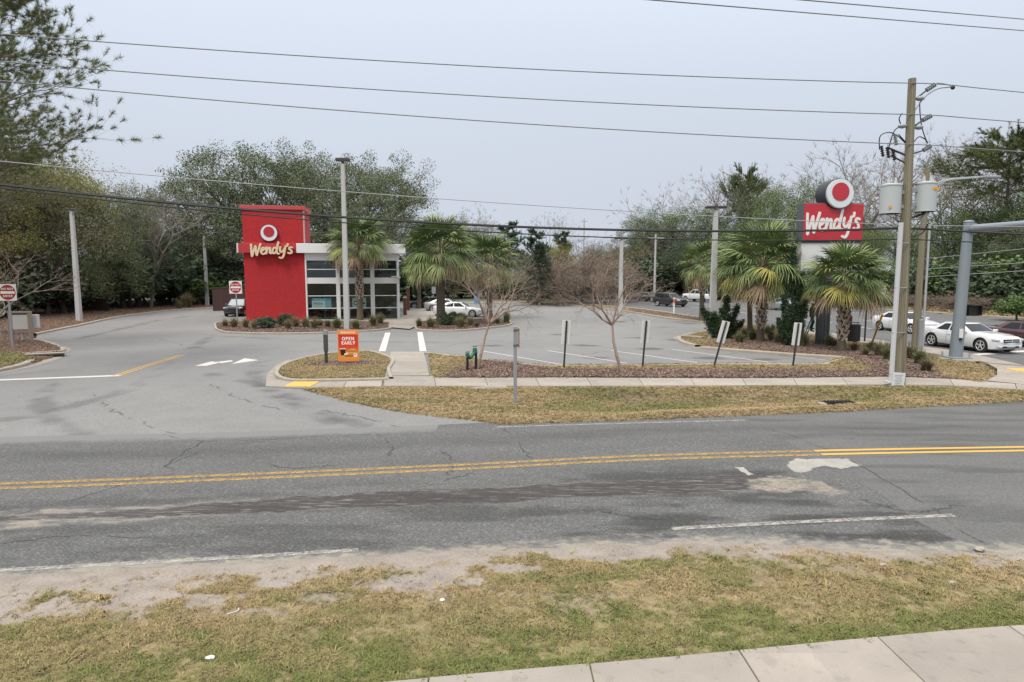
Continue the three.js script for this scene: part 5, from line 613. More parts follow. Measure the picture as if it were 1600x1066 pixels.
// ---------------------------------------------------------------- people
function sdfMesh(caps, half, res, centre, k, colour) { // capsules joined smoothly, meshed on a grid
  const mc = new MarchingCubes(res, new THREE.MeshBasicMaterial(), false, false, 60000); mc.isolation = 0; const hs = res / 2, c = caps.map(([a, b, ra, rb]) => ({ a, d: V().subVectors(b, a), l: a.distanceToSquared(b) || 1e-9, ra, rb }));
  for (let z = 0; z < res; z++) for (let y = 0; y < res; y++) for (let x = 0; x < res; x++) { const px = centre.x + (x - hs) / hs * half, py = centre.y + (y - hs) / hs * half, pz = centre.z + (z - hs) / hs * half; let s = 1e9; for (const e of c) { const vx = px - e.a.x, vy = py - e.a.y, vz = pz - e.a.z, t = clamp((vx * e.d.x + vy * e.d.y + vz * e.d.z) / e.l), q = Math.hypot(vx - e.d.x * t, vy - e.d.y * t, vz - e.d.z * t) - lerp(e.ra, e.rb, t); if (s > 1e8) s = q; else { const h = clamp(0.5 + 0.5 * (s - q) / k); s = lerp(s, q, h) - k * h * (1 - h); } } mc.field[x + y * res + z * res * res] = -s; }
  mc.update(); const n = mc.count, P = new Float32Array(n * 3), C = new Float32Array(n * 3); for (let i = 0; i < n; i++) { P[i * 3] = centre.x + mc.positionArray[i * 3] * half; P[i * 3 + 1] = centre.y + mc.positionArray[i * 3 + 1] * half; P[i * 3 + 2] = centre.z + mc.positionArray[i * 3 + 2] * half; C.set(colour(P[i * 3], P[i * 3 + 1], P[i * 3 + 2]), i * 3); }
  let g = new THREE.BufferGeometry(); g.setAttribute('position', new THREE.BufferAttribute(P, 3)); g.setAttribute('color', new THREE.BufferAttribute(C, 3)); g = mergeVertices(g, 0.0005); g.computeVertexNormals(); return g;
}
function person(label, p, turn, J, look) { // J: joints in metres, the figure faces +z
  const t = thing('person', label, 'person', p, turn), skin = look.skin, cap = [];
  cap.push([J.pelvis, J.chest, 0.145, 0.155], [V(J.chest.x - 0.13, J.chest.y + 0.1, J.chest.z), V(J.chest.x + 0.13, J.chest.y + 0.1, J.chest.z), 0.085, 0.085], [J.chest, J.neck, 0.09, 0.06], [J.neck, J.head, 0.055, 0.055]);
  for (const s of ['L', 'R']) { cap.push([J['sh' + s], J['el' + s], 0.06, 0.046], [J['el' + s], J['wr' + s], 0.044, 0.03], [J['hip' + s], J['kn' + s], 0.095, 0.065], [J['kn' + s], J['an' + s], 0.062, 0.045], [J['an' + s], V().copy(J['an' + s]).add(V(0, -0.05, 0.16)), 0.05, 0.04]); }
  const body = sdfMesh(cap, 1.05, 96, V(0, 0.92, 0), 0.04, (x, y, z) => { const ha = Math.min(...['L', 'R'].map(s => V(x, y, z).distanceTo(J['wr' + s]))); if (y < J.anL.y + 0.02) return [0.02, 0.02, 0.02]; if (y > J.neck.y + 0.0 || ha < look.sleeve) return skin; return y > J.pelvis.y + 0.02 || (ha < 0.5 && Math.abs(x) > 0.2) ? look.shirt : look.trousers; });
  const H = J.head, E = (x, y, z) => V(H.x + x, H.y + y, H.z + z), hc = [[E(0, 0.05, -0.01), E(0, 0.06, 0.0), 0.094, 0.094], [E(0, -0.03, 0.035), E(0, -0.07, 0.05), 0.066, 0.045], [E(0, 0.01, 0.095), E(0, -0.015, 0.112), 0.012, 0.018], [E(-0.094, 0.015, 0), E(-0.096, -0.02, 0.005), 0.018, 0.012], [E(0.094, 0.015, 0), E(0.096, -0.02, 0.005), 0.018, 0.012], [E(-0.03, 0.04, 0.085), E(0.03, 0.04, 0.085), 0.014, 0.014], [E(-0.02, -0.045, 0.088), E(0.02, -0.045, 0.088), 0.01, 0.01]];
  const headG = sdfMesh(hc, 0.2, 56, H, 0.02, (x, y, z) => { const ly = y - H.y, lz = z - H.z, lx = x - H.x; if (ly > 0.07 || (lz < -0.02 && ly > -0.05)) return look.hair; if (lz > 0.07 && Math.abs(ly - 0.02) < 0.009 && Math.abs(Math.abs(lx) - 0.033) < 0.014) return [0.02, 0.015, 0.012]; if (lz > 0.08 && Math.abs(ly + 0.046) < 0.008) return [0.2, 0.07, 0.06]; return skin; });
  const hands = ['L', 'R'].map(s => { const w = J['wr' + s], d = V().subVectors(w, J['el' + s]).normalize(), side = V().crossVectors(d, V(0, 0, 1)).normalize(), nrm = V().crossVectors(d, side).normalize(), P = (a, b, c) => w.clone().addScaledVector(d, a).addScaledVector(side, b).addScaledVector(nrm, c), h = [[P(0, 0, 0), P(0.075, 0, 0), 0.022, 0.024], [P(0.05, -0.025, 0), P(0.075, 0.03, 0), 0.017, 0.015]]; [-0.03, -0.01, 0.01, 0.03].forEach((o, i) => { const l = [0.03, 0.036, 0.034, 0.026][i]; h.push([P(0.08, o, 0), P(0.08 + l, o * 1.1, 0.008), 0.0095, 0.009], [P(0.08 + l, o * 1.1, 0.008), P(0.08 + l * 1.6, o * 1.1, 0.03), 0.009, 0.008], [P(0.08 + l * 1.6, o * 1.1, 0.03), P(0.08 + l * 1.75, o * 1.1, 0.05), 0.008, 0.007]); }); const q = s === 'L' ? 1 : -1; h.push([P(0.02, q * 0.026, 0.005), P(0.05, q * 0.052, 0.02), 0.012, 0.01], [P(0.05, q * 0.052, 0.02), P(0.08, q * 0.05, 0.035), 0.01, 0.008]); return sdfMesh(h, 0.14, 88, P(0.07, 0, 0.01), 0.006, () => skin); });
  part(t, 'body', mergeGeometries([body, headG, ...hands]), new THREE.MeshStandardMaterial({ vertexColors: true, roughness: 0.85 }));
  if (look.cap) part(t, 'cap', join([new THREE.SphereGeometry(0.112, 20, 10, 0, 2 * PI, 0, PI / 2).scale(1, 1.05, 1.1).translate(H.x, H.y + 0.05, H.z - 0.01), cyl(0.09, 0.09, 0.014, 0, 0, 0, 16).scale(1, 1, 0.9).translate(H.x, H.y + 0.05, H.z + 0.1)]), look.cap);
}
const stand = { pelvis: V(0, 0.96, 0), chest: V(0, 1.3, 0), neck: V(0, 1.5, 0.01), head: V(0, 1.6, 0.02), shL: V(0.18, 1.42, 0), elL: V(0.23, 1.13, -0.02), wrL: V(0.22, 0.88, 0.08), shR: V(-0.18, 1.42, 0), elR: V(-0.23, 1.13, -0.02), wrR: V(-0.22, 0.88, 0.08), hipL: V(0.09, 0.92, 0), knL: V(0.1, 0.5, 0.02), anL: V(0.11, 0.09, -0.02), hipR: V(-0.09, 0.92, 0), knR: V(-0.1, 0.5, 0.03), anR: V(-0.12, 0.09, -0.06) };
{
  const q = at(1326, 528.5, 0.12); person('person in dark red top and black trousers behind the right palm', V(q.x, 0.12, q.z), -2.2, stand, { skin: [0.2, 0.11, 0.075], shirt: [0.07, 0.012, 0.016], trousers: [0.015, 0.017, 0.025], hair: [0.01, 0.008, 0.007], sleeve: 0.12 });
  const w = far(1269.5, 480, 37.2), J = {}; for (const k in stand) J[k] = stand[k].clone(); J.elR.set(-0.24, 1.3, 0.24); J.wrR.set(-0.16, 1.46, 0.44); J.elL.set(0.24, 1.2, 0.2); J.wrL.set(0.14, 1.2, 0.42); J.knL.set(0.1, 0.58, 0.12); J.anL.set(0.1, 0.22, -0.02); J.knR.set(-0.1, 0.5, 0.04); J.anR.set(-0.1, 0.09, -0.04);
  person('worker in black with a white cap on the green ladder', V(w.x, 0.736, w.z), 1.35, J, { skin: [0.16, 0.09, 0.06], shirt: [0.012, 0.012, 0.013], trousers: [0.02, 0.02, 0.022], hair: [0.01, 0.01, 0.01], sleeve: 0.28, cap: mWhite });
  const t = thing('step_ladder', 'green step ladder leaning beside the grey sign column', 'ladder', V(w.x + 0.02, 0.12, w.z), 1.35), gm = M(0.02, 0.17, 0.1, 0.5); for (const s of [-1, 1]) { part(t, 'rail', rod(V(s * 0.26, 0, -0.45), V(s * 0.19, 1.75, 0.12), 0.03, 0.03, 8), gm); part(t, 'rear_leg', rod(V(s * 0.26, 0, 0.75), V(s * 0.19, 1.75, 0.18), 0.025, 0.025, 8), gm); } for (let i = 0; i < 5; i++) part(t, 'tread', box(0.46 - i * 0.02, 0.03, 0.1, 0, 0.3 + i * 0.3, -0.45 + (0.3 + i * 0.3) * 0.325), gm); part(t, 'top_step', box(0.44, 0.05, 0.22, 0, 1.77, 0.15), M(0.03, 0.03, 0.03, 0.6));
}
// ---------------------------------------------------------------- vegetation
const mLeaf = new THREE.MeshStandardMaterial({ vertexColors: true, roughness: 0.75, side: THREE.DoubleSide });
const mLeafThin = new THREE.MeshPhysicalMaterial({ vertexColors: true, roughness: 1, transmission: 0.4, thickness: 0, side: THREE.DoubleSide });
const mBark = M(0.13, 0.105, 0.085, 0.95), mBarkPale = M(0.27, 0.225, 0.185, 0.95), mBarkGrey = M(0.2, 0.175, 0.15, 0.95), mBarkRed = M(0.2, 0.105, 0.075, 0.95);
function skeleton(r, o) { // branching limbs: returns segments and twig tips
  const segs = [], tips = [];
  const grow = (p, d, len, rad, lv) => {
    const n = lv === 0 ? 3 : 2; let q = p, dir = d.clone(), rd = rad;
    for (let i = 0; i < n; i++) { dir = dir.clone().add(V(rr(-1, 1, r), rr(-0.6, 1, r) * (o.up ?? 0.5), rr(-1, 1, r)).multiplyScalar(o.wob ?? 0.22)).normalize(); const e = q.clone().addScaledVector(dir, len / n), r1 = rd * (lv === o.levels ? 0.45 : 0.84); segs.push([q, e, rd, r1, rd > 0.08 ? 7 : rd > 0.025 ? 5 : 3]); q = e; rd = r1; if (lv > 0 && lv < o.levels && i < n - 1) side(q, dir, len * 0.6, rd * 0.55, lv + 1); }
    if (lv >= o.levels) { tips.push([q, dir]); return; }
    const k = lv === 0 ? o.first : o.split; for (let i = 0; i < k; i++) { const a = (i + r() * 0.6) / k * 2 * PI, sp = lv === 0 ? rr(...(o.fan || [0.5, 1]), r) : rr(0.3, 0.8, r) * (o.spread ?? 1), s = V().crossVectors(dir, Math.abs(dir.y) > 0.9 ? V(1, 0, 0) : V(0, 1, 0)).normalize(), t = V().crossVectors(dir, s), nd = dir.clone().multiplyScalar(Math.cos(sp)).addScaledVector(s, Math.sin(sp) * Math.cos(a)).addScaledVector(t, Math.sin(sp) * Math.sin(a)).normalize(); grow(q, nd, len * rr(...(o.ratio || [0.62, 0.85]), r) * (lv === 0 ? o.first0 ?? 1 : 1), rd * (o.thin ?? 0.66), lv + 1); }
  };
  const side = (p, d, len, rad, lv) => { const a = r() * 2 * PI; grow(p, d.clone().add(V(Math.cos(a), rr(0, 0.5, r), Math.sin(a)).multiplyScalar(0.9)).normalize(), len, rad, Math.max(lv, o.levels - 1)); };
  grow(V(0, 0, 0), V(rr(-1, 1, r) * (o.lean ?? 0.05), 1, rr(-1, 1, r) * (o.lean ?? 0.05)).normalize(), o.trunk, o.rad, 0); return { segs, tips };
}
function leaves(r, list, size, pal, o = {}) { // list: [centre, radius, count]; each leaf a folded diamond
  const pos = [], idx = [], col = []; const a = V(), b = V(), c = V();
  for (const [p, R, n] of list) for (let i = 0; i < n; i++) {
    let x, y, z, l; do { x = rr(-1, 1, r); y = rr(-1, 1, r); z = rr(-1, 1, r); l = x * x + y * y + z * z; } while (l > 1 || (l < (o.hollow ?? 0.1) && r() < 0.7));
    const cx = p.x + x * R, cy = p.y + y * R * (o.flat ?? 0.75), cz = p.z + z * R, s = size * rr(0.6, 1.3, r);
    a.set(rr(-1, 1, r), rr(-0.7, 0.7, r) - (o.droop ?? 0), rr(-1, 1, r)).normalize(); b.set(rr(-1, 1, r), rr(-1, 1, r), rr(-1, 1, r)).cross(a).normalize(); c.crossVectors(a, b).multiplyScalar(s * 0.16);
    const w = s * (o.wide ?? 0.32), k = pos.length / 3, t = pal[Math.floor(r() * pal.length)], v = rr(0.72, 1.28, r);
    pos.push(cx, cy, cz, cx + a.x * s * 0.5 + b.x * w + c.x, cy + a.y * s * 0.5 + b.y * w + c.y, cz + a.z * s * 0.5 + b.z * w + c.z, cx + a.x * s * 0.5 - b.x * w + c.x, cy + a.y * s * 0.5 - b.y * w + c.y, cz + a.z * s * 0.5 - b.z * w + c.z, cx + a.x * s, cy + a.y * s, cz + a.z * s); idx.push(k, k + 1, k + 2, k + 1, k + 3, k + 2); for (let q = 0; q < 4; q++) col.push(t[0] * v, t[1] * v, t[2] * v);
  }
  return geo(pos, idx, col);
}
const P_OAK = [[0.12, 0.15, 0.072], [0.145, 0.175, 0.088], [0.095, 0.122, 0.055], [0.18, 0.2, 0.115]], P_DARK = [[0.054, 0.085, 0.041], [0.076, 0.105, 0.051], [0.043, 0.065, 0.031]], P_YEL = [[0.3, 0.275, 0.075], [0.25, 0.265, 0.085], [0.36, 0.3, 0.075], [0.19, 0.22, 0.07]], P_OLIVE = [[0.15, 0.15, 0.075], [0.195, 0.18, 0.09], [0.112, 0.12, 0.06]], P_GREEN = [[0.098, 0.168, 0.042], [0.14, 0.196, 0.056], [0.07, 0.126, 0.035]], P_GREY = [[0.21, 0.217, 0.15], [0.165, 0.173, 0.112], [0.255, 0.247, 0.18]], P_RUST = [[0.26, 0.13, 0.065], [0.221, 0.143, 0.078], [0.169, 0.117, 0.065]];
function broadleaf(seed, o) { const r = RNG(seed), s = skeleton(r, o), list = s.tips.map(([p]) => [p, o.clump * rr(0.7, 1.3, r), Math.round(o.n / s.tips.length * rr(0.6, 1.4, r))]); let h = 0; for (const [p] of s.tips) h = Math.max(h, p.y + o.clump * 0.6); return { wood: limbs(s.segs), crown: leaves(r, list, o.leaf, o.pal, o), h, bark: o.bark || mBark }; }
function bareTree(seed, o) { const r = RNG(seed), s = skeleton(r, o); const ys = s.tips.map(([p]) => p.y).sort((a, b) => a - b), h = ys[Math.floor(ys.length * 0.97)]; const wood = s.segs.filter(g => g[2] > o.cut), tw = s.segs.filter(g => g[2] <= o.cut); const fine = []; for (const [p, d] of s.tips) for (let i = 0; i < (o.fine ?? 4); i++) { const e = d.clone().add(V(rr(-1, 1, r), rr(-0.7, 0.9, r), rr(-1, 1, r)).multiplyScalar(0.8)).normalize(); fine.push([p, p.clone().addScaledVector(e, o.fineLen * rr(0.5, 1.2, r)), o.fineR, o.fineR * 0.5, 3]); } return { wood: limbs(wood), crown: limbs([...tw, ...fine]), h, bark: o.bark || mBarkGrey, twig: o.twig }; }
function pine(seed, o) { // straight trunk, whorls of limbs carrying bursts of long needles
  const r = RNG(seed), segs = [], pos = [], idx = [], col = [], H = o.H; let p = V(0, 0, 0); const tr = []; for (let i = 1; i <= 8; i++) { const q = V(rr(-0.15, 0.15, r) * o.bend, H * i / 8, rr(-0.15, 0.15, r) * o.bend); segs.push([p, q, o.rad * (1 - (i - 1) / 9), o.rad * (1 - i / 9), 8]); tr.push([p, q]); p = q; }
  const burst = (c1, d, n, c0 = c1) => { for (let i = 0; i < n; i++) { const c = c1.clone().lerp(c0, Math.pow(r(), 1.6)), e = d.clone().add(V(rr(-1, 1, r), rr(-0.7, 1, r), rr(-1, 1, r)).multiplyScalar(o.spread ?? 0.95)).normalize(), l = o.needle * rr(0.6, 1.15, r), s = V(rr(-1, 1, r), rr(-1, 1, r), rr(-1, 1, r)).cross(e).normalize().multiplyScalar(o.nw), k = pos.length / 3, t = o.pal[Math.floor(r() * o.pal.length)], v = rr(0.7, 1.3, r); pos.push(c.x - s.x, c.y - s.y, c.z - s.z, c.x + s.x, c.y + s.y, c.z + s.z, c.x + e.x * l, c.y + e.y * l - l * 0.12, c.z + e.z * l); idx.push(k, k + 1, k + 2); for (let q = 0; q < 3; q++) col.push(t[0] * v, t[1] * v, t[2] * v); } };
  for (let i = 0; i < o.limbs; i++) {
    const f = lerp(o.from, 1, i / o.limbs), y = H * f, k = Math.min(7, Math.floor(f * 8 - 1e-6)), b = tr[k][0].clone().lerp(tr[k][1], f * 8 - k), a = i * 2.4 + rr(-0.5, 0.5, r), len = o.len * (1.05 - 0.75 * Math.pow((f - o.from) / (1 - o.from), 1.6)) * rr(0.75, 1.2, r); let q = b, d = V(Math.cos(a), rr(0.0, 0.35, r), Math.sin(a)).normalize(), rad = o.rad * 0.3 * (1.1 - f * 0.6);
    const ns = 6; for (let j = 0; j < ns; j++) { d = d.clone().add(V(rr(-0.3, 0.3, r), rr(-0.16, 0.24, r), rr(-0.3, 0.3, r))).normalize(); const e = q.clone().addScaledVector(d, len / ns); segs.push([q, e, rad, rad * 0.8, 5]); rad *= 0.8; if (j > 0) for (let m = 0; m < o.sub; m++) { let sd1 = d.clone().add(V(rr(-1, 1, r), rr(-0.35, 0.6, r), rr(-1, 1, r)).multiplyScalar(0.95)).normalize(), g0 = e, sr = rad * 0.45; const sl = len * 0.16 * rr(0.5, 1.3, r); for (let w = 0; w < 3; w++) { sd1 = sd1.clone().add(V(rr(-0.35, 0.35, r), rr(-0.15, 0.35, r), rr(-0.35, 0.35, r))).normalize(); const g1 = g0.clone().addScaledVector(sd1, sl); segs.push([g0, g1, sr, sr * 0.75, 3]); sr *= 0.75; g0 = g1; if (w || o.dense) burst(g1, sd1, o.per, w ? g1.clone().addScaledVector(sd1, -sl * (o.spread ? 0.4 : 1)) : g1); } } q = e; }
    burst(q, d, o.per);
  }
  return { wood: limbs(segs), crown: geo(pos, idx, col), h: H, bark: o.bark || mBark };
}
function plantTree(name, label, proto, px, topPy, dist, group, o = {}) { // set by its foot on the ground and the height it reaches
  const p = far(px, 430, dist), H = far(px, topPy, dist).y, s = H / proto.h, t = thing(name, label, o.cat || 'tree', V(p.x, o.y ?? 0, p.z), o.turn ?? h2(Math.round(px), 3) * 6.28, group); t.scale.set(s * (o.wide ?? 1), s, s * (o.wide ?? 1));
  part(t, 'trunk', proto.wood, proto.bark); const c = part(t, 'crown', proto.crown, proto.twig || (o.thin ? mLeafThin : mLeaf)); return t;
}
const ordinal = ['leftmost', 'second', 'third', 'fourth', 'fifth', 'sixth', 'seventh', 'eighth', 'ninth', 'tenth', 'eleventh', 'twelfth', 'thirteenth', 'fourteenth'];
const oakO = { levels: 4, first: 6, split: 3, trunk: 3.2, rad: 0.27, fan: [0.5, 1.15], ratio: [0.66, 0.88], spread: 1.1, up: 0.35, first0: 1.15, thin: 0.8, clump: 0.72, n: 36000, leaf: 0.125, pal: P_OAK, flat: 0.7 };
const oaks = [broadleaf(11, oakO), broadleaf(12, { ...oakO, first: 5, n: 32000 }), broadleaf(13, { ...oakO, pal: P_DARK, n: 34000, clump: 1.0 }), broadleaf(14, { ...oakO, n: 34000, clump: 0.9, first: 5, pal: [[0.12, 0.175, 0.06], [0.15, 0.205, 0.075], [0.19, 0.215, 0.085], [0.09, 0.13, 0.045]] })];
const yOak = [broadleaf(21, { ...oakO, pal: P_YEL, n: 34000, clump: 0.95, levels: 4, trunk: 3, first: 5, split: 3, leaf: 0.12 }), broadleaf(22, { ...oakO, pal: P_OLIVE, n: 32000, clump: 0.95, leaf: 0.125 })];
const under = [broadleaf(31, { levels: 3, first: 7, split: 3, trunk: 0.5, rad: 0.1, fan: [0.3, 1.4], ratio: [0.6, 0.9], up: 0.5, first0: 1.6, clump: 0.5, n: 6500, leaf: 0.17, pal: P_DARK, flat: 0.95 }), broadleaf(32, { levels: 3, first: 7, split: 3, trunk: 0.5, rad: 0.1, fan: [0.3, 1.4], ratio: [0.6, 0.9], up: 0.5, first0: 1.6, clump: 0.5, n: 6500, leaf: 0.16, pal: P_GREEN, flat: 0.95 }), broadleaf(33, { levels: 3, first: 7, split: 3, trunk: 0.5, rad: 0.1, fan: [0.3, 1.4], ratio: [0.6, 0.9], up: 0.5, first0: 1.6, clump: 0.5, n: 6000, leaf: 0.17, pal: P_OLIVE, flat: 0.95 }), broadleaf(34, { levels: 3, first: 7, split: 3, trunk: 0.6, rad: 0.12, fan: [0.3, 1.3], ratio: [0.6, 0.9], up: 0.4, first0: 1.8, clump: 0.5, n: 6500, leaf: 0.2, pal: P_GREY, flat: 1.1, droop: 0.4 })];
const bareO = { levels: 6, first: 5, split: 2, trunk: 3, rad: 0.2, fan: [0.3, 0.75], ratio: [0.7, 0.9], spread: 0.85, up: 0.5, wob: 0.3, thin: 0.93, cut: 0.05, fine: 5, fineLen: 0.55, fineR: 0.01, twig: M(0.26, 0.225, 0.19, 0.95) };
const bares = [bareTree(41, bareO), bareTree(42, { ...bareO, first: 4, trunk: 4, fan: [0.25, 0.6] }), bareTree(43, { ...bareO, twig: M(0.26, 0.2, 0.16, 0.95) })];
const scrub = bareTree(44, { levels: 5, first: 7, split: 3, trunk: 0.4, rad: 0.09, fan: [0.3, 1.25], ratio: [0.62, 0.9], first0: 2.6, up: 0.4, wob: 0.3, thin: 0.9, cut: 0.02, fine: 3, fineLen: 0.4, fineR: 0.007, twig: M(0.27, 0.215, 0.17, 0.95), bark: mBarkGrey });
const pinesA = pine(51, { H: 20, rad: 0.3, bend: 1, from: 0.5, limbs: 40, len: 5, sub: 3, per: 34, needle: 0.45, nw: 0.03, pal: [[0.09, 0.13, 0.045], [0.12, 0.15, 0.055], [0.15, 0.155, 0.06]], dense: 1 });
const pinesC = pine(53, { H: 20, rad: 0.3, bend: 1.6, from: 0.66, limbs: 34, len: 5.6, sub: 5, per: 44, needle: 0.4, nw: 0.018, pal: [[0.1, 0.14, 0.05], [0.13, 0.165, 0.06], [0.17, 0.17, 0.07]], dense: 1 });
const pinesB = pine(52, { H: 9, rad: 0.16, bend: 0.6, from: 0.12, limbs: 44, len: 2.6, sub: 3, per: 16, needle: 0.36, nw: 0.02, pal: [[0.04, 0.085, 0.035], [0.06, 0.1, 0.04]], dense: 1 });
// near long-needle pine at the left edge: its trunk stands just out of view
{
  const near = pine(55, { H: 21, rad: 0.24, bend: 1, from: 0.42, limbs: 52, len: 5.6, sub: 5, per: 64, needle: 0.36, nw: 0.0095, spread: 1.25, pal: [[0.1, 0.145, 0.045], [0.13, 0.17, 0.055], [0.16, 0.18, 0.065], [0.2, 0.175, 0.07]], bark: mBark });
  plantTree('pine_tree', 'second long-needled pine behind the first at the left edge', near, -75, 40, 34, null, { turn: 5.1, wide: 0.95 });
  plantTree('pine_tree', 'long-needled pine reaching in at the upper left corner', near, -40, -170, 25, null, { turn: 2.6, wide: 0.78 });
}
const gL = 'trees on the left bank', gB = 'trees behind the restaurant', gR = 'trees across the main road', gC = 'trees at the back of the lot';
// left bank
[[-70, 165, 58, yOak[1], 'olive tree at the left edge of the bank', 1], [30, 205, 62, yOak[0], 'yellow-green tree behind the faded no entry sign', 0.95], [95, 232, 66, yOak[0], 'yellow-green tree just left of the first lamp post', 0.85], [-10, 232, 80, oaks[3], 'tall green tree behind the yellow-green ones', 1], [150, 285, 70, oaks[3], 'green tree just right of the first lamp post', 0.8], [200, 292, 78, oaks[2], 'dark slender oak between the two left lamp posts', 0.62], [60, 300, 78, oaks[2], 'dark oak filling the back of the left bank', 1.1]].forEach(([x, y, d, pr, l, w]) => plantTree('broadleaf_tree', l, pr, x, y, d, gL, { wide: w, thin: pr !== oaks[2] }));
plantTree('bare_tree', 'pale leafless tree behind the left lamp posts', bares[0], 232, 300, 76, gL); plantTree('bare_tree', 'leafless shrub-like tree at the left edge beside the sign', bares[2], -6, 395, 40, gL, { wide: 1.3 });
[[20, 410, 62, 0], [70, 420, 64, 0], [-30, 400, 60, 0], [150, 420, 72, 2], [190, 400, 76, 0], [212, 385, 80, 0], [245, 352, 90, 3], [262, 395, 92, 3], [295, 405, 96, 0], [225, 420, 82, 0], [330, 420, 98, 0], [110, 425, 70, 0], [180, 425, 78, 0], [280, 380, 98, 2], [310, 385, 100, 0], [-80, 410, 60, 0], [350, 420, 104, 0], [140, 405, 76, 0]].forEach(([x, y, d, k], i) => plantTree('shrub', ordinal[i % 14] + (i > 13 ? ' of the farther' : ' of the') + ' dense ' + ['dark green', 'bright green', 'olive', 'grey hanging'][k] + ' shrubs under the left trees', under[k], x, y, d, gL, { cat: 'shrub', wide: k === 3 ? 1 : 1.25 }));
// behind the restaurant
[[330, 268, 92, oaks[0], 0.9, 'grey-green oak left of the red tower'], [255, 288, 84, oaks[1], 0.85, 'hazy oak behind the second lamp post'], [395, 216, 96, oaks[0], 0.85, 'tallest live oak behind the red tower'], [465, 222, 98, oaks[1], 0.8, 'live oak behind the right edge of the red tower'], [530, 232, 98, oaks[0], 0.8, 'live oak behind the tall lamp post'], [590, 240, 94, oaks[1], 0.85, 'rightmost live oak reaching past the restaurant roof'], [290, 340, 100, oaks[2], 1.1, 'dark oak filling the gap left of the red tower'], [440, 330, 104, oaks[2], 1.3, 'dark low oak behind the red tower'], [560, 330, 104, oaks[2], 1.3, 'dark low oak behind the glass front'], [655, 335, 108, yOak[1], 0.9, 'olive tree right of the restaurant roof'], [355, 350, 102, oaks[2], 1.2, 'low dark oak above the bin enclosure']].forEach(([x, y, d, pr, w, l]) => plantTree('broadleaf_tree', l, pr, x, y, d, gB, { wide: w }));
[[360, 420, 88, 0], [640, 400, 104, 0], [680, 410, 106, 0], [720, 415, 108, 2], [620, 425, 100, 0], [660, 425, 110, 0], [310, 432, 84, 1]].forEach(([x, y, d, k], i) => plantTree('shrub', ordinal[i] + ' from the left of the low shrubs behind the restaurant side', under[k], x, y, d, gB, { cat: 'shrub', wide: 1.5 }));
// back of the lot
[[755, 345, 118, yOak[1], 0.9, 'olive tree behind the big palm'], [700, 330, 120, oaks[1], 0.9, 'grey-green tree above the big palm'], [820, 385, 112, yOak[1], 0.9, 'olive tree left of the dark conical tree'], [873, 372, 114, yOak[0], 0.6, 'yellow-green tree above the dark conical tree'], [940, 378, 118, yOak[1], 1, 'brown-olive tree behind the leafless tree'], [1000, 372, 120, yOak[1], 1, 'olive tree behind the lot lamp post']].forEach(([x, y, d, pr, w, l]) => plantTree('broadleaf_tree', l, pr, x, y, d, gC, { wide: w }));
for (const [x, y, d, l] of [[793, 352, 112, 'young dark pine left of the conical tree'], [876, 366, 116, 'young dark pine right of the conical tree'], [838, 362, 122, 'young pine just above the conical tree']]) plantTree('pine_tree', l, pinesB, x, y, d, gC);
for (const [x, y, d, k, l] of [[735, 335, 122, 0, 'leafless tree above the big palm'], [870, 338, 124, 1, 'tall leafless tree rising behind the young pines'], [905, 375, 124, 0, 'low leafless tree behind the back lot'], [965, 372, 122, 2, 'leafless tree behind the lot lamp post']]) plantTree('bare_tree', l, bares[k], x, y, d, gC);
[[780, 425, 104, 2], [810, 430, 100, 1], [880, 425, 104, 2], [920, 420, 106, 3], [960, 412, 108, 2], [1000, 405, 110, 0], [740, 430, 106, 0], [700, 435, 104, 1], [845, 420, 112, 0], [1040, 400, 116, 0]].forEach(([x, y, d, k], i) => plantTree('shrub', ordinal[i] + ' of the shrubs along the back of the lot', under[k], x, y, d, gC, { cat: 'shrub', wide: 1.4 }));
[[890, 410, 92], [912, 400, 90], [985, 388, 130], [1020, 400, 126], [1055, 410, 120], [900, 425, 86], [945, 405, 132]].forEach(([x, y, d], i) => plantTree('bare_shrub', ordinal[i] + ' of the brown leafless shrubs behind the lot', scrub, x, y, d, gC, { cat: 'shrub', wide: 1.7 }));
// across the main road
[[1000, 336, 124, oaks[0], 0.8, 'oak at the left end of the roadside woods'], [1045, 320, 122, oaks[3], 0.8, 'grey-green oak above the minivan'], [1090, 312, 120, oaks[3], 0.8, 'oak behind the white corner lamp post'], [1135, 330, 116, oaks[2], 0.9, 'dark oak above the left corner palm'], [1160, 276, 118, oaks[1], 0.42, 'tall narrow tree rising above the palms'], [1215, 275, 114, oaks[3], 0.75, 'oak left of the pylon sign'], [1250, 305, 110, oaks[3], 0.8, 'oak directly behind the pylon sign'], [1180, 340, 110, oaks[3], 1.2, 'low dark oak behind the double palms'], [1290, 345, 104, oaks[3], 1.2, 'dark oak behind the right palm'], [1360, 350, 92, oaks[3], 1.1, 'dark oak left of the utility pole'], [1440, 345, 86, oaks[3], 1.0, 'olive tree behind the second pole'], [1500, 315, 84, oaks[3], 0.9, 'olive tree behind the signal mast'], [1560, 305, 80, oaks[3], 1.0, 'dark oak under the signal arm'], [1610, 265, 78, oaks[3], 1.0, 'dark oak at the right edge'], [1540, 385, 76, oaks[2], 1.3, 'low dark oak behind the maroon car'], [1660, 330, 72, oaks[0], 1, 'oak just off the right edge'], [1075, 372, 112, oaks[2], 1.2, 'low dark oak above the white pickup'], [1310, 320, 108, yOak[1], 0.9, 'olive tree right of the pylon sign']].forEach(([x, y, d, pr, w, l]) => plantTree('broadleaf_tree', l, pr, x, y, d, gR, { wide: w }));
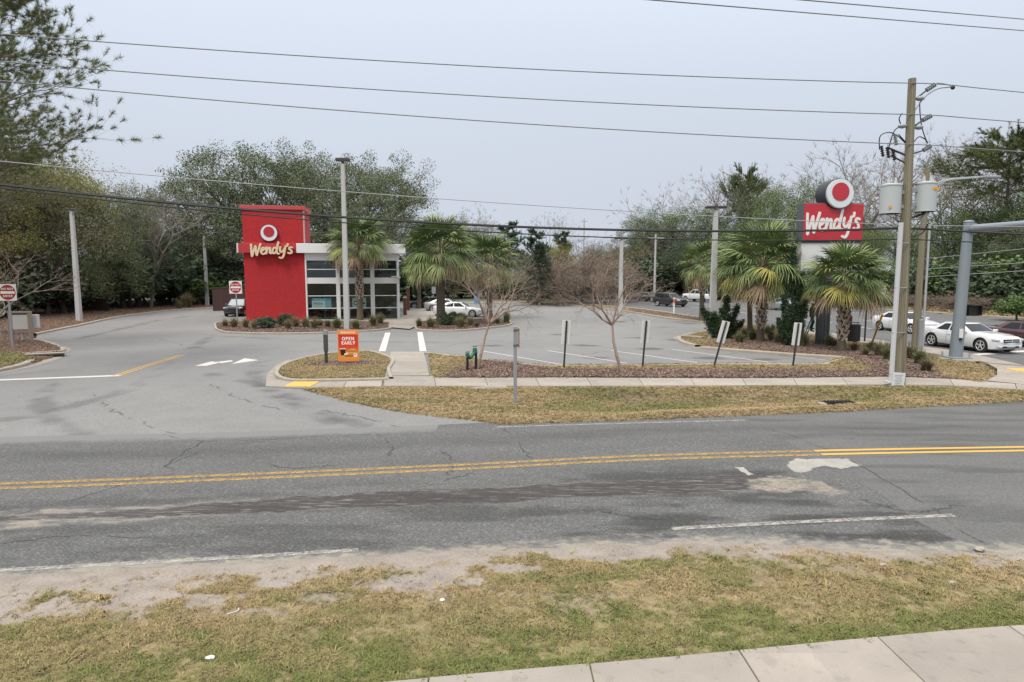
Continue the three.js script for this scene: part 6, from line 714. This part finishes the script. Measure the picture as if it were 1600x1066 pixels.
for (const [x, y, d, k, l, w] of [[1095, 285, 130, 0, 'pale leafless tree left of the tall narrow tree'], [1130, 290, 132, 2, 'leafless tree beside the tall narrow tree'], [1360, 240, 112, 0, 'tall leafless tree left of the transformers'], [1330, 275, 114, 1, 'leafless tree right of the round badge'], [1475, 228, 106, 1, 'tall leafless tree right of the transformers'], [1420, 262, 108, 0, 'leafless tree behind the transformers'], [1530, 262, 100, 2, 'spreading leafless tree behind the signal mast'], [1585, 270, 98, 0, 'leafless tree at the right edge']]) plantTree('bare_tree', l, bares[k], x, y, d, gR, { wide: w ?? 1 });
plantTree('pine_tree', 'tall pine with a flat dark crown at the upper right', pinesC, 1568, 218, 80, gR, { wide: 1.2 }); plantTree('pine_tree', 'second tall pine just past the right edge', pinesA, 1660, 225, 84, gR, { turn: 2 }); plantTree('pine_tree', 'slim pine with a round top above the palms', pinesC, 1160, 272, 122, gR, { turn: 4, wide: 0.6 });
[[1100, 440, 104, 2], [1130, 435, 102, 0], [1160, 430, 100, 1], [1200, 430, 96, 0], [1240, 430, 94, 0], [1280, 425, 90, 1], [1320, 425, 88, 0], [1360, 425, 84, 0], [1400, 425, 82, 1], [1440, 420, 78, 0], [1480, 410, 76, 1], [1520, 415, 74, 0], [1560, 405, 72, 1], [1600, 405, 68, 0]].forEach(([x, y, d, k], i) => plantTree('shrub', ordinal[i] + ' from the left of the evergreen shrubs at the edge of the roadside woods', under[k], x, y, d, gR, { cat: 'shrub', wide: 1.35 }));
[[1595, 462, 56, 1, 'round green shrub on the bank at the right edge'], [1460, 448, 76, 2, 'yellow-green shrub on the bank behind the cars'], [1470, 432, 78, 1, 'leafy green shrub behind the second pole'], [1540, 425, 74, 1, 'bright green shrub right of the signal mast']].forEach(([x, y, d, k, l]) => plantTree('shrub', l, under[k], x, y, d, gR, { cat: 'shrub', wide: 1.3 }));
[[1260, 462, 86], [1390, 458, 76], [1440, 458, 74], [1490, 462, 70], [1540, 462, 66], [1330, 458, 80], [1180, 455, 95]].forEach(([x, y, d], i) => plantTree('bare_shrub', ordinal[i] + ' of the low brown brush patches on the roadside bank', scrub, x, y, d, gR, { cat: 'shrub', wide: 2.6 }));
for (const [i, [x, z, h]] of [[62, -64, 15], [72, -58, 14], [80, -70, 17], [84, -48, 13], [94, -58, 16], [102, -46, 15], [112, -60, 17]].entries()) { const pr = [oaks[3], oaks[2], oaks[0], yOak[1]][i % 4], t = thing('broadleaf_tree', ordinal[i] + ' of the roadside trees past the right edge of the view', 'tree', V(x, 0, z), i * 1.7, gR); t.scale.setScalar(h / pr.h); part(t, 'trunk', pr.wood, pr.bark); part(t, 'crown', pr.crown, mLeaf); }
// conifers
function conifer(seed, H, R, n, pal, spiky) { const r = RNG(seed), list = [], segs = [[V(0, 0, 0), V(0, H * 0.9, 0), R * 0.12, 0.02, 7]]; for (let i = 0; i < n; i++) { const f = Math.pow(r(), 0.85), y = H * (0.03 + 0.97 * f), a = r() * 2 * PI, w = R * Math.pow(1 - f, spiky ? 0.8 : 0.7) * rr(0.55, 1.05, r) * (f < 0.08 ? 0.7 : 1), e = V(Math.cos(a) * w, y, Math.sin(a) * w); segs.push([V(0, Math.max(0.05, y - w * 0.5), 0), e, 0.02, 0.008, 3]); list.push([e, rr(0.14, 0.26, r) * (R / 1.1), 34]); } return { wood: limbs(segs), crown: leaves(r, list, 0.13, pal, { flat: 1.5, wide: 0.22 }), h: H, bark: mBark }; }
const cone = conifer(61, 6, 1.5, 260, [[0.025, 0.05, 0.022], [0.035, 0.06, 0.028], [0.02, 0.04, 0.02]]);
plantTree('conifer', 'dark conical evergreen at the back of the lot', cone, 843, 382, 84, null, { wide: 1.45 });
function juniper(seed, spires) { const r = RNG(seed), list = [], segs = []; let h = 0; for (const [x, z, H, lean, rad] of spires) { const tip = V(x + lean, H, z); segs.push([V(x * 0.3, 0, z * 0.3), tip, 0.06, 0.015, 6]); h = Math.max(h, H + 0.1); for (let i = 0; i < H * 60; i++) { const f = r(), b = V(x * 0.3, 0, z * 0.3).lerp(tip, f), a = r() * 2 * PI, w = rad * Math.pow(1 - f, 0.55) * rr(0.3, 1.1, r); const e = b.add(V(Math.cos(a) * w, w * 0.7, Math.sin(a) * w)); list.push([e, rr(0.08, 0.14, r), 24]); if (r() < 0.3) segs.push([b.clone().add(V(0, -w, 0)).lerp(V(x * 0.3, b.y, z * 0.3), 0.5), e, 0.014, 0.006, 3]); } } return { wood: limbs(segs), crown: leaves(r, list, 0.1, [[0.03, 0.065, 0.022], [0.045, 0.08, 0.03], [0.025, 0.05, 0.02]], { flat: 1.6, wide: 0.25 }), h, bark: mBark }; }
const jA = juniper(71, [[-0.9, 0, 1.9, -0.2, 0.3], [-0.4, 0.2, 1.6, -0.1, 0.35], [0.25, 0, 2.5, 0, 0.45], [0.7, 0.1, 2.0, 0.15, 0.35], [1.0, -0.1, 1.1, 0.25, 0.3]]), jB = juniper(72, [[0, 0, 5.0, -0.15, 0.75], [-0.4, 0.2, 2.6, -0.35, 0.55], [0.6, 0, 2.4, 0.3, 0.55], [0.25, 0.1, 3.8, 0.25, 0.5], [-0.7, 0, 1.4, -0.3, 0.45]]);
{ const p = at(1130, 529, 0.1); plantTree('juniper', 'spiky dark juniper at the foot of the white lamp post', jA, 1130, 462, -p.z, null, { cat: 'shrub', turn: 0, wide: 1.05 }); const q = at(1243, 540, 0.1); plantTree('juniper', 'tall dark juniper left of the grey sign column', jB, 1241, 388, -q.z, null, { cat: 'shrub', turn: 0, wide: 0.74 }); }

// sabal palms
function frondGeo(seed, droop, fold) { // fan leaf: stalk and folded, drooping segments
  const r = RNG(seed), pos = [], idx = [], n = 27, L = 0.95, st = 0.95, col = []; const quad = (a, b, c, d) => { const k = pos.length / 3; for (const q of [a, b, c, d]) { pos.push(q.x, q.y, q.z); col.push(tone, tone, tone); } idx.push(k, k + 1, k + 2, k + 1, k + 3, k + 2); }; let tone = 1;
  const S = s => V(s * st, s * st * 0.0 - droop * 0.16 * s * s, 0); for (let i = 0; i < 5; i++) { const a = S(i / 5), b = S((i + 1) / 5), w = 0.022; quad(V(a.x, a.y, -w), V(a.x, a.y, w), V(b.x, b.y, -w * 0.8), V(b.x, b.y, w * 0.8)); quad(V(a.x, a.y, 0), V(a.x, a.y - 0.03, 0), V(b.x, b.y, 0), V(b.x, b.y - 0.02, 0)); }
  const tip = S(1);
  for (let i = 0; i < n; i++) {
    tone = rr(0.68, 1.32, r); const f = (i / (n - 1)) * 2 - 1, ang = f * 1.9 + rr(-0.05, 0.05, r), cen = 1 - Math.abs(f), costa = 0.32 * Math.pow(cen, 0.8), l = L * (0.62 + 0.42 * Math.pow(cen, 0.6)) * rr(0.88, 1.08, r), base = V(tip.x + costa * 0.6, tip.y - costa * droop * 0.2, 0), d = V(Math.cos(ang), 0, Math.sin(ang)), w = V(-Math.sin(ang), 0, Math.cos(ang)); const lift = fold * Math.abs(Math.sin(ang)), zig = (i % 2 ? 1 : -1) * 0.012, dr = droop * rr(0.8, 1.25, r);
    const P = (s, q) => base.clone().addScaledVector(d, l * s * (1 - 0.12 * dr * s)).addScaledVector(w, q).add(V(0, lift * l * s - dr * l * (0.1 * s + 0.62 * Math.pow(s, 2.6)) + zig * (1 - s), 0)); const ws = [0.013, 0.03, 0.021, 0.003], ss = [0, 0.38, 0.72, 1]; for (let k = 0; k < 3; k++) quad(P(ss[k], -ws[k]), P(ss[k], ws[k]), P(ss[k + 1], -ws[k + 1]), P(ss[k + 1], ws[k + 1]));
  }
  return geo(pos, idx, col);
}
const fronds = [frondGeo(1, 0.35, 0.3), frondGeo(2, 0.7, 0.25), frondGeo(3, 0.95, 0.15), frondGeo(4, 1.0, -0.05), frondGeo(5, 0.8, 0.3)];
const mF = { green: M(0.145, 0.205, 0.065, 0.65, { vertexColors: true }), deep: M(0.08, 0.12, 0.04, 0.65, { vertexColors: true }), yellow: M(0.33, 0.3, 0.07, 0.65, { vertexColors: true }), pale: M(0.21, 0.25, 0.09, 0.65, { vertexColors: true }), dead: M(0.3, 0.22, 0.14, 0.9, { vertexColors: true }) };
const trunkMap = scaled(woodMap, 3, 2), mPalm = new THREE.MeshStandardMaterial({ color: new THREE.Color().setRGB(0.4, 0.34, 0.29), map: trunkMap, bumpMap: trunkMap, bumpScale: 0.02, roughness: 1, side: THREE.DoubleSide }), mBoot = M(0.46, 0.385, 0.31, 0.95), mBootD = M(0.15, 0.11, 0.08, 0.95);
function palm(label, px, py, crownPy, rPx, seed, o = {}) { // crownPy: level where the leaves leave the trunk; rPx: reach of the crown
  const p = at(px, py, 0.1), d = -p.z, h = far(px, crownPy, d).y - 0.1, R = rPx / FS * d, k = R / 1.95, r = RNG(seed), t = thing('palm_tree', label, 'palm tree', p, 0, 'sabal palms round the restaurant'), tr = o.tr ?? 0.2, lean = o.lean ?? 0;
  const segs = []; for (let i = 0; i < 6; i++) segs.push([V(lean * i / 6, h * i / 6, 0), V(lean * (i + 1) / 6, h * (i + 1) / 6, 0), tr * (i === 0 ? 1.25 : 1), tr * (i > 3 ? 1.05 : 1), 16]); const tg = limbs(segs, 16), pa = tg.attributes.position, uv = []; for (let i = 0; i < pa.count; i++) uv.push(Math.atan2(pa.getZ(i), pa.getX(i) - lean * pa.getY(i) / h) / (2 * PI), pa.getY(i)); tg.setAttribute('uv', new THREE.Float32BufferAttribute(uv, 2)); part(t, 'trunk', tg, mPalm);
  const boots = [], f0 = o.boots ?? 0.45, nb = Math.round(h * (1 - f0) * 17); for (let i = 0; i < nb; i++) for (const s of [-1, 1]) { const f = f0 + (1 - f0) * i / nb, a = i * 2.4 + rr(-0.1, 0.1, r), y = h * f, b = new THREE.BoxGeometry(0.075, 0.42, 0.05); b.rotateX(0.3); b.rotateZ(s * 0.42); b.translate(0, 0.1, tr * 1.08 + 0.05); b.rotateY(a); b.translate(lean * f, y, 0); boots.push(b); } const bt = part(t, 'leaf_boots', join(boots), mBoot); bt.userData.kind = 'stuff';
  part(t, 'crown_core', new THREE.SphereGeometry(1, 12, 10).scale(tr * 1.25, tr * 2.2, tr * 1.25).translate(lean, h + tr * 1.2, 0), mBootD);
  const n = Math.round((o.n ?? 46) * 1.3), q = new THREE.Quaternion(); for (let i = 0; i < n; i++) {
    const f = i / (n - 1), el = lerp(1.35, -0.5, Math.pow(f, 0.85)) + rr(-0.12, 0.12, r), az = i * 2.39996 + rr(-0.2, 0.2, r), g = fronds[el > 0.8 ? (i % 2 ? 0 : 4) : el > 0.2 ? (i % 2 ? 1 : 4) : el > -0.3 ? 2 : 3], dead = f > 0.95 || (f > 0.85 && r() < 0.3), m = dead ? mF.dead : f > 0.68 ? (r() < (o.yellow ?? 0.5) * 0.75 ? mF.yellow : mF.pale) : r() < 0.3 ? mF.deep : r() < 0.3 ? mF.pale : mF.green;
    const e = part(t, 'frond', g, m); e.rotation.order = 'YZX'; e.rotation.set(rr(-0.5, 0.5, r), az, el); e.position.set(lean + Math.cos(az) * tr * 0.6, h + tr * (2.6 - 2.4 * f), -Math.sin(az) * tr * 0.6); const sc = k * rr(0.85, 1.1, r) * (el > 1 ? 0.9 : 1); e.scale.setScalar(sc);
  }
}
palm('palm with a booted trunk in front of the restaurant windows', 563, 500, 385, 50, 81, { tr: 0.25, boots: 0.3, n: 46 }); palm('largest palm, beside the restaurant corner', 689, 507, 402, 60, 82, { tr: 0.34, boots: 0.75, n: 56, yellow: 0.35 }); palm('smaller palm behind the left leafless tree', 765, 497, 415, 50, 83, { tr: 0.26, boots: 0.7, n: 40, yellow: 0.3 });
palm('hindmost palm left of the white lamp post', 1096, 502, 418, 42, 84, { n: 34, tr: 0.2, boots: 0.5 }); palm('thinner of the double palms in the corner bed', 1172, 518, 428, 64, 85, { n: 46, tr: 0.17, boots: 0.55, lean: -0.2, yellow: 0.8 }); palm('thicker of the double palms, with criss-cross boots', 1188, 534, 420, 70, 86, { n: 52, tr: 0.2, boots: 0.2 }); palm('right palm in the corner bed beside the trash can', 1315, 549, 442, 64, 87, { n: 54, tr: 0.18, boots: 0.18, yellow: 0.6 });
palm('slim palm far behind the restaurant corner', 655, 482, 424, 30, 88, { n: 26, tr: 0.22, boots: 0.8 });
// leafless ornamental trees
const myrtle = (seed, w) => bareTree(seed, { levels: 6, first: 6, split: 2, trunk: 2.3, rad: 0.1, fan: [0.45, 1.2], ratio: [0.62, 0.85], spread: 0.85, first0: 0.62, up: 0.3, wob: 0.3, thin: 0.92, cut: 0.026, fine: 2, fineLen: 0.3, fineR: 0.0045, twig: M(0.27, 0.205, 0.165, 0.9), bark: M(0.31, 0.23, 0.18, 0.9), lean: 0.03 });
{ const a = at(747, 576, 0.1), b = at(974, 579, 0.1); plantTree('leafless_tree', 'leafless ornamental tree beside the green pipes', myrtle(91), 746, 402, -a.z, null, { wide: 0.82, turn: 0.4 }); plantTree('leafless_tree', 'leafless ornamental tree between two bay signs', myrtle(92), 974, 395, -b.z, null, { wide: 0.85, turn: 2.2 }); const c = at(752, 503, 0.1); plantTree('leafless_tree', 'rusty leafless tree behind the left one in the bed', myrtle(93), 757, 408, -c.z, null, { wide: 1.05, turn: 4 }); }
// bed plants
function clumpGeo(seed, n, h, sp, pal) { const r = RNG(seed), pos = [], idx = [], col = []; for (let i = 0; i < n; i++) { const a = r() * 2 * PI, lean = rr(0.1, 1.15, r), l = h * rr(0.7, 1.2, r), w = 0.011, c = Math.cos(a), s = Math.sin(a), bx = rr(-0.1, 0.1, r), bz = rr(-0.1, 0.1, r), k = pos.length / 3, t = pal[Math.floor(r() * pal.length)], v = rr(0.75, 1.25, r); for (let j = 0; j <= 3; j++) { const f = j / 3, rad = sp * lean * f * (0.5 + 0.5 * f), y = l * f * (1 - 0.45 * lean * f * f), ww = w * (1 - f * 0.85); pos.push(bx + c * rad - s * ww, y, bz + s * rad + c * ww, bx + c * rad + s * ww, y, bz + s * rad - c * ww); for (let q = 0; q < 2; q++) col.push(t[0] * v, t[1] * v, t[2] * v); if (j) { const b = k + j * 2; idx.push(b - 2, b - 1, b, b - 1, b + 1, b); } } } return geo(pos, idx, col); }
const P_DRY = [[0.28, 0.22, 0.12], [0.22, 0.18, 0.1], [0.19, 0.18, 0.08]], P_FRESH = [[0.13, 0.16, 0.06], [0.17, 0.18, 0.08], [0.22, 0.2, 0.1]];
const clumps = [clumpGeo(101, 260, 0.62, 0.45, P_DRY), clumpGeo(102, 260, 0.6, 0.42, P_FRESH), clumpGeo(103, 220, 0.5, 0.4, [[0.12, 0.1, 0.06], [0.16, 0.12, 0.07], [0.09, 0.09, 0.04]])];
function clump(px, py, size, kind, label, group) { const p = at(px, py, 0.12), o = new THREE.Mesh(clumps[kind], mLeaf); o.castShadow = o.receiveShadow = true; o.position.set(p.x, 0.11, p.z); o.rotation.y = px; o.scale.set(size, size * rr(0.85, 1.15), size); top(o, 'grass_clump', label, 'ornamental grass', group); }
[[352, 510, 1.2, 0], [366, 511, 1.5, 0], [384, 512, 1.2, 0], [398, 514, 1.1, 0], [450, 514, 1.3, 0], [462, 511, 1.5, 0], [478, 511, 1.5, 0], [492, 513, 1.6, 0], [500, 509, 1.3, 2], [512, 511, 1.3, 2], [526, 513, 1.7, 1], [556, 514, 1.5, 1], [583, 509, 1.5, 1], [594, 506, 1.6, 1]].forEach(([x, y, s, k], i) => clump(x, y, s, k, ordinal[i] + ' from the left of the grass clumps along the restaurant front', 'grass clumps in the restaurant bed'));
[[655, 510, 1.3, 1], [673, 512, 1.6, 1], [720, 512, 1.7, 0], [735, 509, 1.3, 0], [775, 506, 1.6, 1], [792, 504, 1.6, 1], [745, 511, 1.0, 2]].forEach(([x, y, s, k], i) => clump(x, y, s, k, ordinal[i] + ' of the grass clumps in the bed beside the parked cars', 'grass clumps in the side bed'));
[[1140, 524, 1.2, 0], [1163, 527, 1.3, 2], [1155, 535, 1.3, 1], [1176, 531, 1.4, 1], [1200, 522, 1.3, 1], [1207, 516, 1.0, 2], [1205, 531, 1.2, 2], [1218, 536, 1.5, 1], [1255, 541, 1.3, 1], [1296, 540, 1.2, 1], [1303, 541, 1.0, 2], [1335, 548, 1.0, 2], [1360, 549, 1.1, 2], [1373, 556, 1.3, 1]].forEach(([x, y, s, k], i) => clump(x, y, s, k, ordinal[i] + ' from the left of the grass clumps under the corner palms', 'grass clumps under the corner palms'));
[[1388, 551, 1.2, 2], [1386, 562, 1.2, 1], [1421, 560, 1.8, 2], [1436, 568, 1.4, 1], [1447, 580, 1.3, 2], [1364, 545, 1.0, 2], [1352, 555, 0.9, 1]].forEach(([x, y, s, k], i) => clump(x, y, s, k, ordinal[i] + ' of the dark grass clumps round the utility pole bed', 'grass clumps by the utility pole'));
{ const p = at(293, 485); clump(293, 480, 3.4, 0, 'large dry fountain grass at the bend of the drive'); clump(280, 482, 1.6, 1, 'small green clump left of the fountain grass'); }
[[412, 512, 497, 1, 'wide dark shrub at the foot of the red tower'], [444, 509, 492, 1, 'upright dark shrub at the foot of the red tower'], [704, 508, 489, 0, 'round dark shrub right of the largest palm'], [720, 505, 491, 2, 'loose olive shrub in front of the white parked sedan']].forEach(([x, y, tp, k, l]) => { const p = at(x, y, 0.12); plantTree('shrub', l, under[k === 1 ? 0 : k], x, tp, -p.z, 'shrubs in the restaurant beds', { cat: 'shrub', wide: x === 412 ? 1.5 : 1.05, y: 0.08 }); });
// trees behind the viewpoint, mirrored in the restaurant glass
for (const [i, [x, z, h]] of [[-44, 24, 15], [-30, 20, 16], [-17, 26, 15], [-4, 24, 14], [10, 27, 16], [26, 22, 15]].entries()) { const pr = oaks[[0, 3, 1, 2, 3, 0][i]], t = thing('broadleaf_tree', ordinal[i] + ' of the oaks standing behind the viewpoint', 'tree', V(x, -0.3, z), i, 'trees behind the viewpoint'); t.scale.setScalar(h / pr.h); part(t, 'trunk', pr.wood, pr.bark); part(t, 'crown', pr.crown, mLeaf); }
// litter
[[364, 958, 0.14, 'bent white straw lying in the near verge'], [691, 938, 0.06, 'small white wad beside the sand patch'], [1490, 912, 0.13, 'pale stone in the dry grass at the right'], [1380, 883, 0.09, 'pale stone at the sand edge'], [1530, 858, 0.12, 'broken pale kerb stone at the asphalt edge'], [328, 1028, 0.07, 'white scrap at the lower left']].forEach(([x, y, s, l], i) => { const p = at(x, y, 0.04), g = i === 0 ? bar([V(-0.05, 0.012, 0.06), V(0.0, 0.012, 0.02), V(0.05, 0.012, -0.03), V(0.035, 0.012, -0.08)], 0.006) : new THREE.IcosahedronGeometry(s * 0.5, 1); if (i) { const a = g.attributes.position; for (let k = 0; k < a.count; k++) { const f = 0.75 + 0.5 * vn(a.getX(k) * 40 + i, a.getZ(k) * 40 + a.getY(k) * 30); a.setXYZ(k, a.getX(k) * f * 1.3, a.getY(k) * f * 0.45, a.getZ(k) * f); } g.computeVertexNormals(); } const o = new THREE.Mesh(g, i === 0 || i === 1 || i === 5 ? mWhite : mConcC); o.position.set(p.x, 0.045, p.z); o.castShadow = true; top(o, i === 0 ? 'drinking_straw' : i === 1 || i === 5 ? 'paper_scrap' : 'stone', l, i === 0 ? 'straw' : i === 1 || i === 5 ? 'litter' : 'stone'); });

renderer.render(scene, camera);
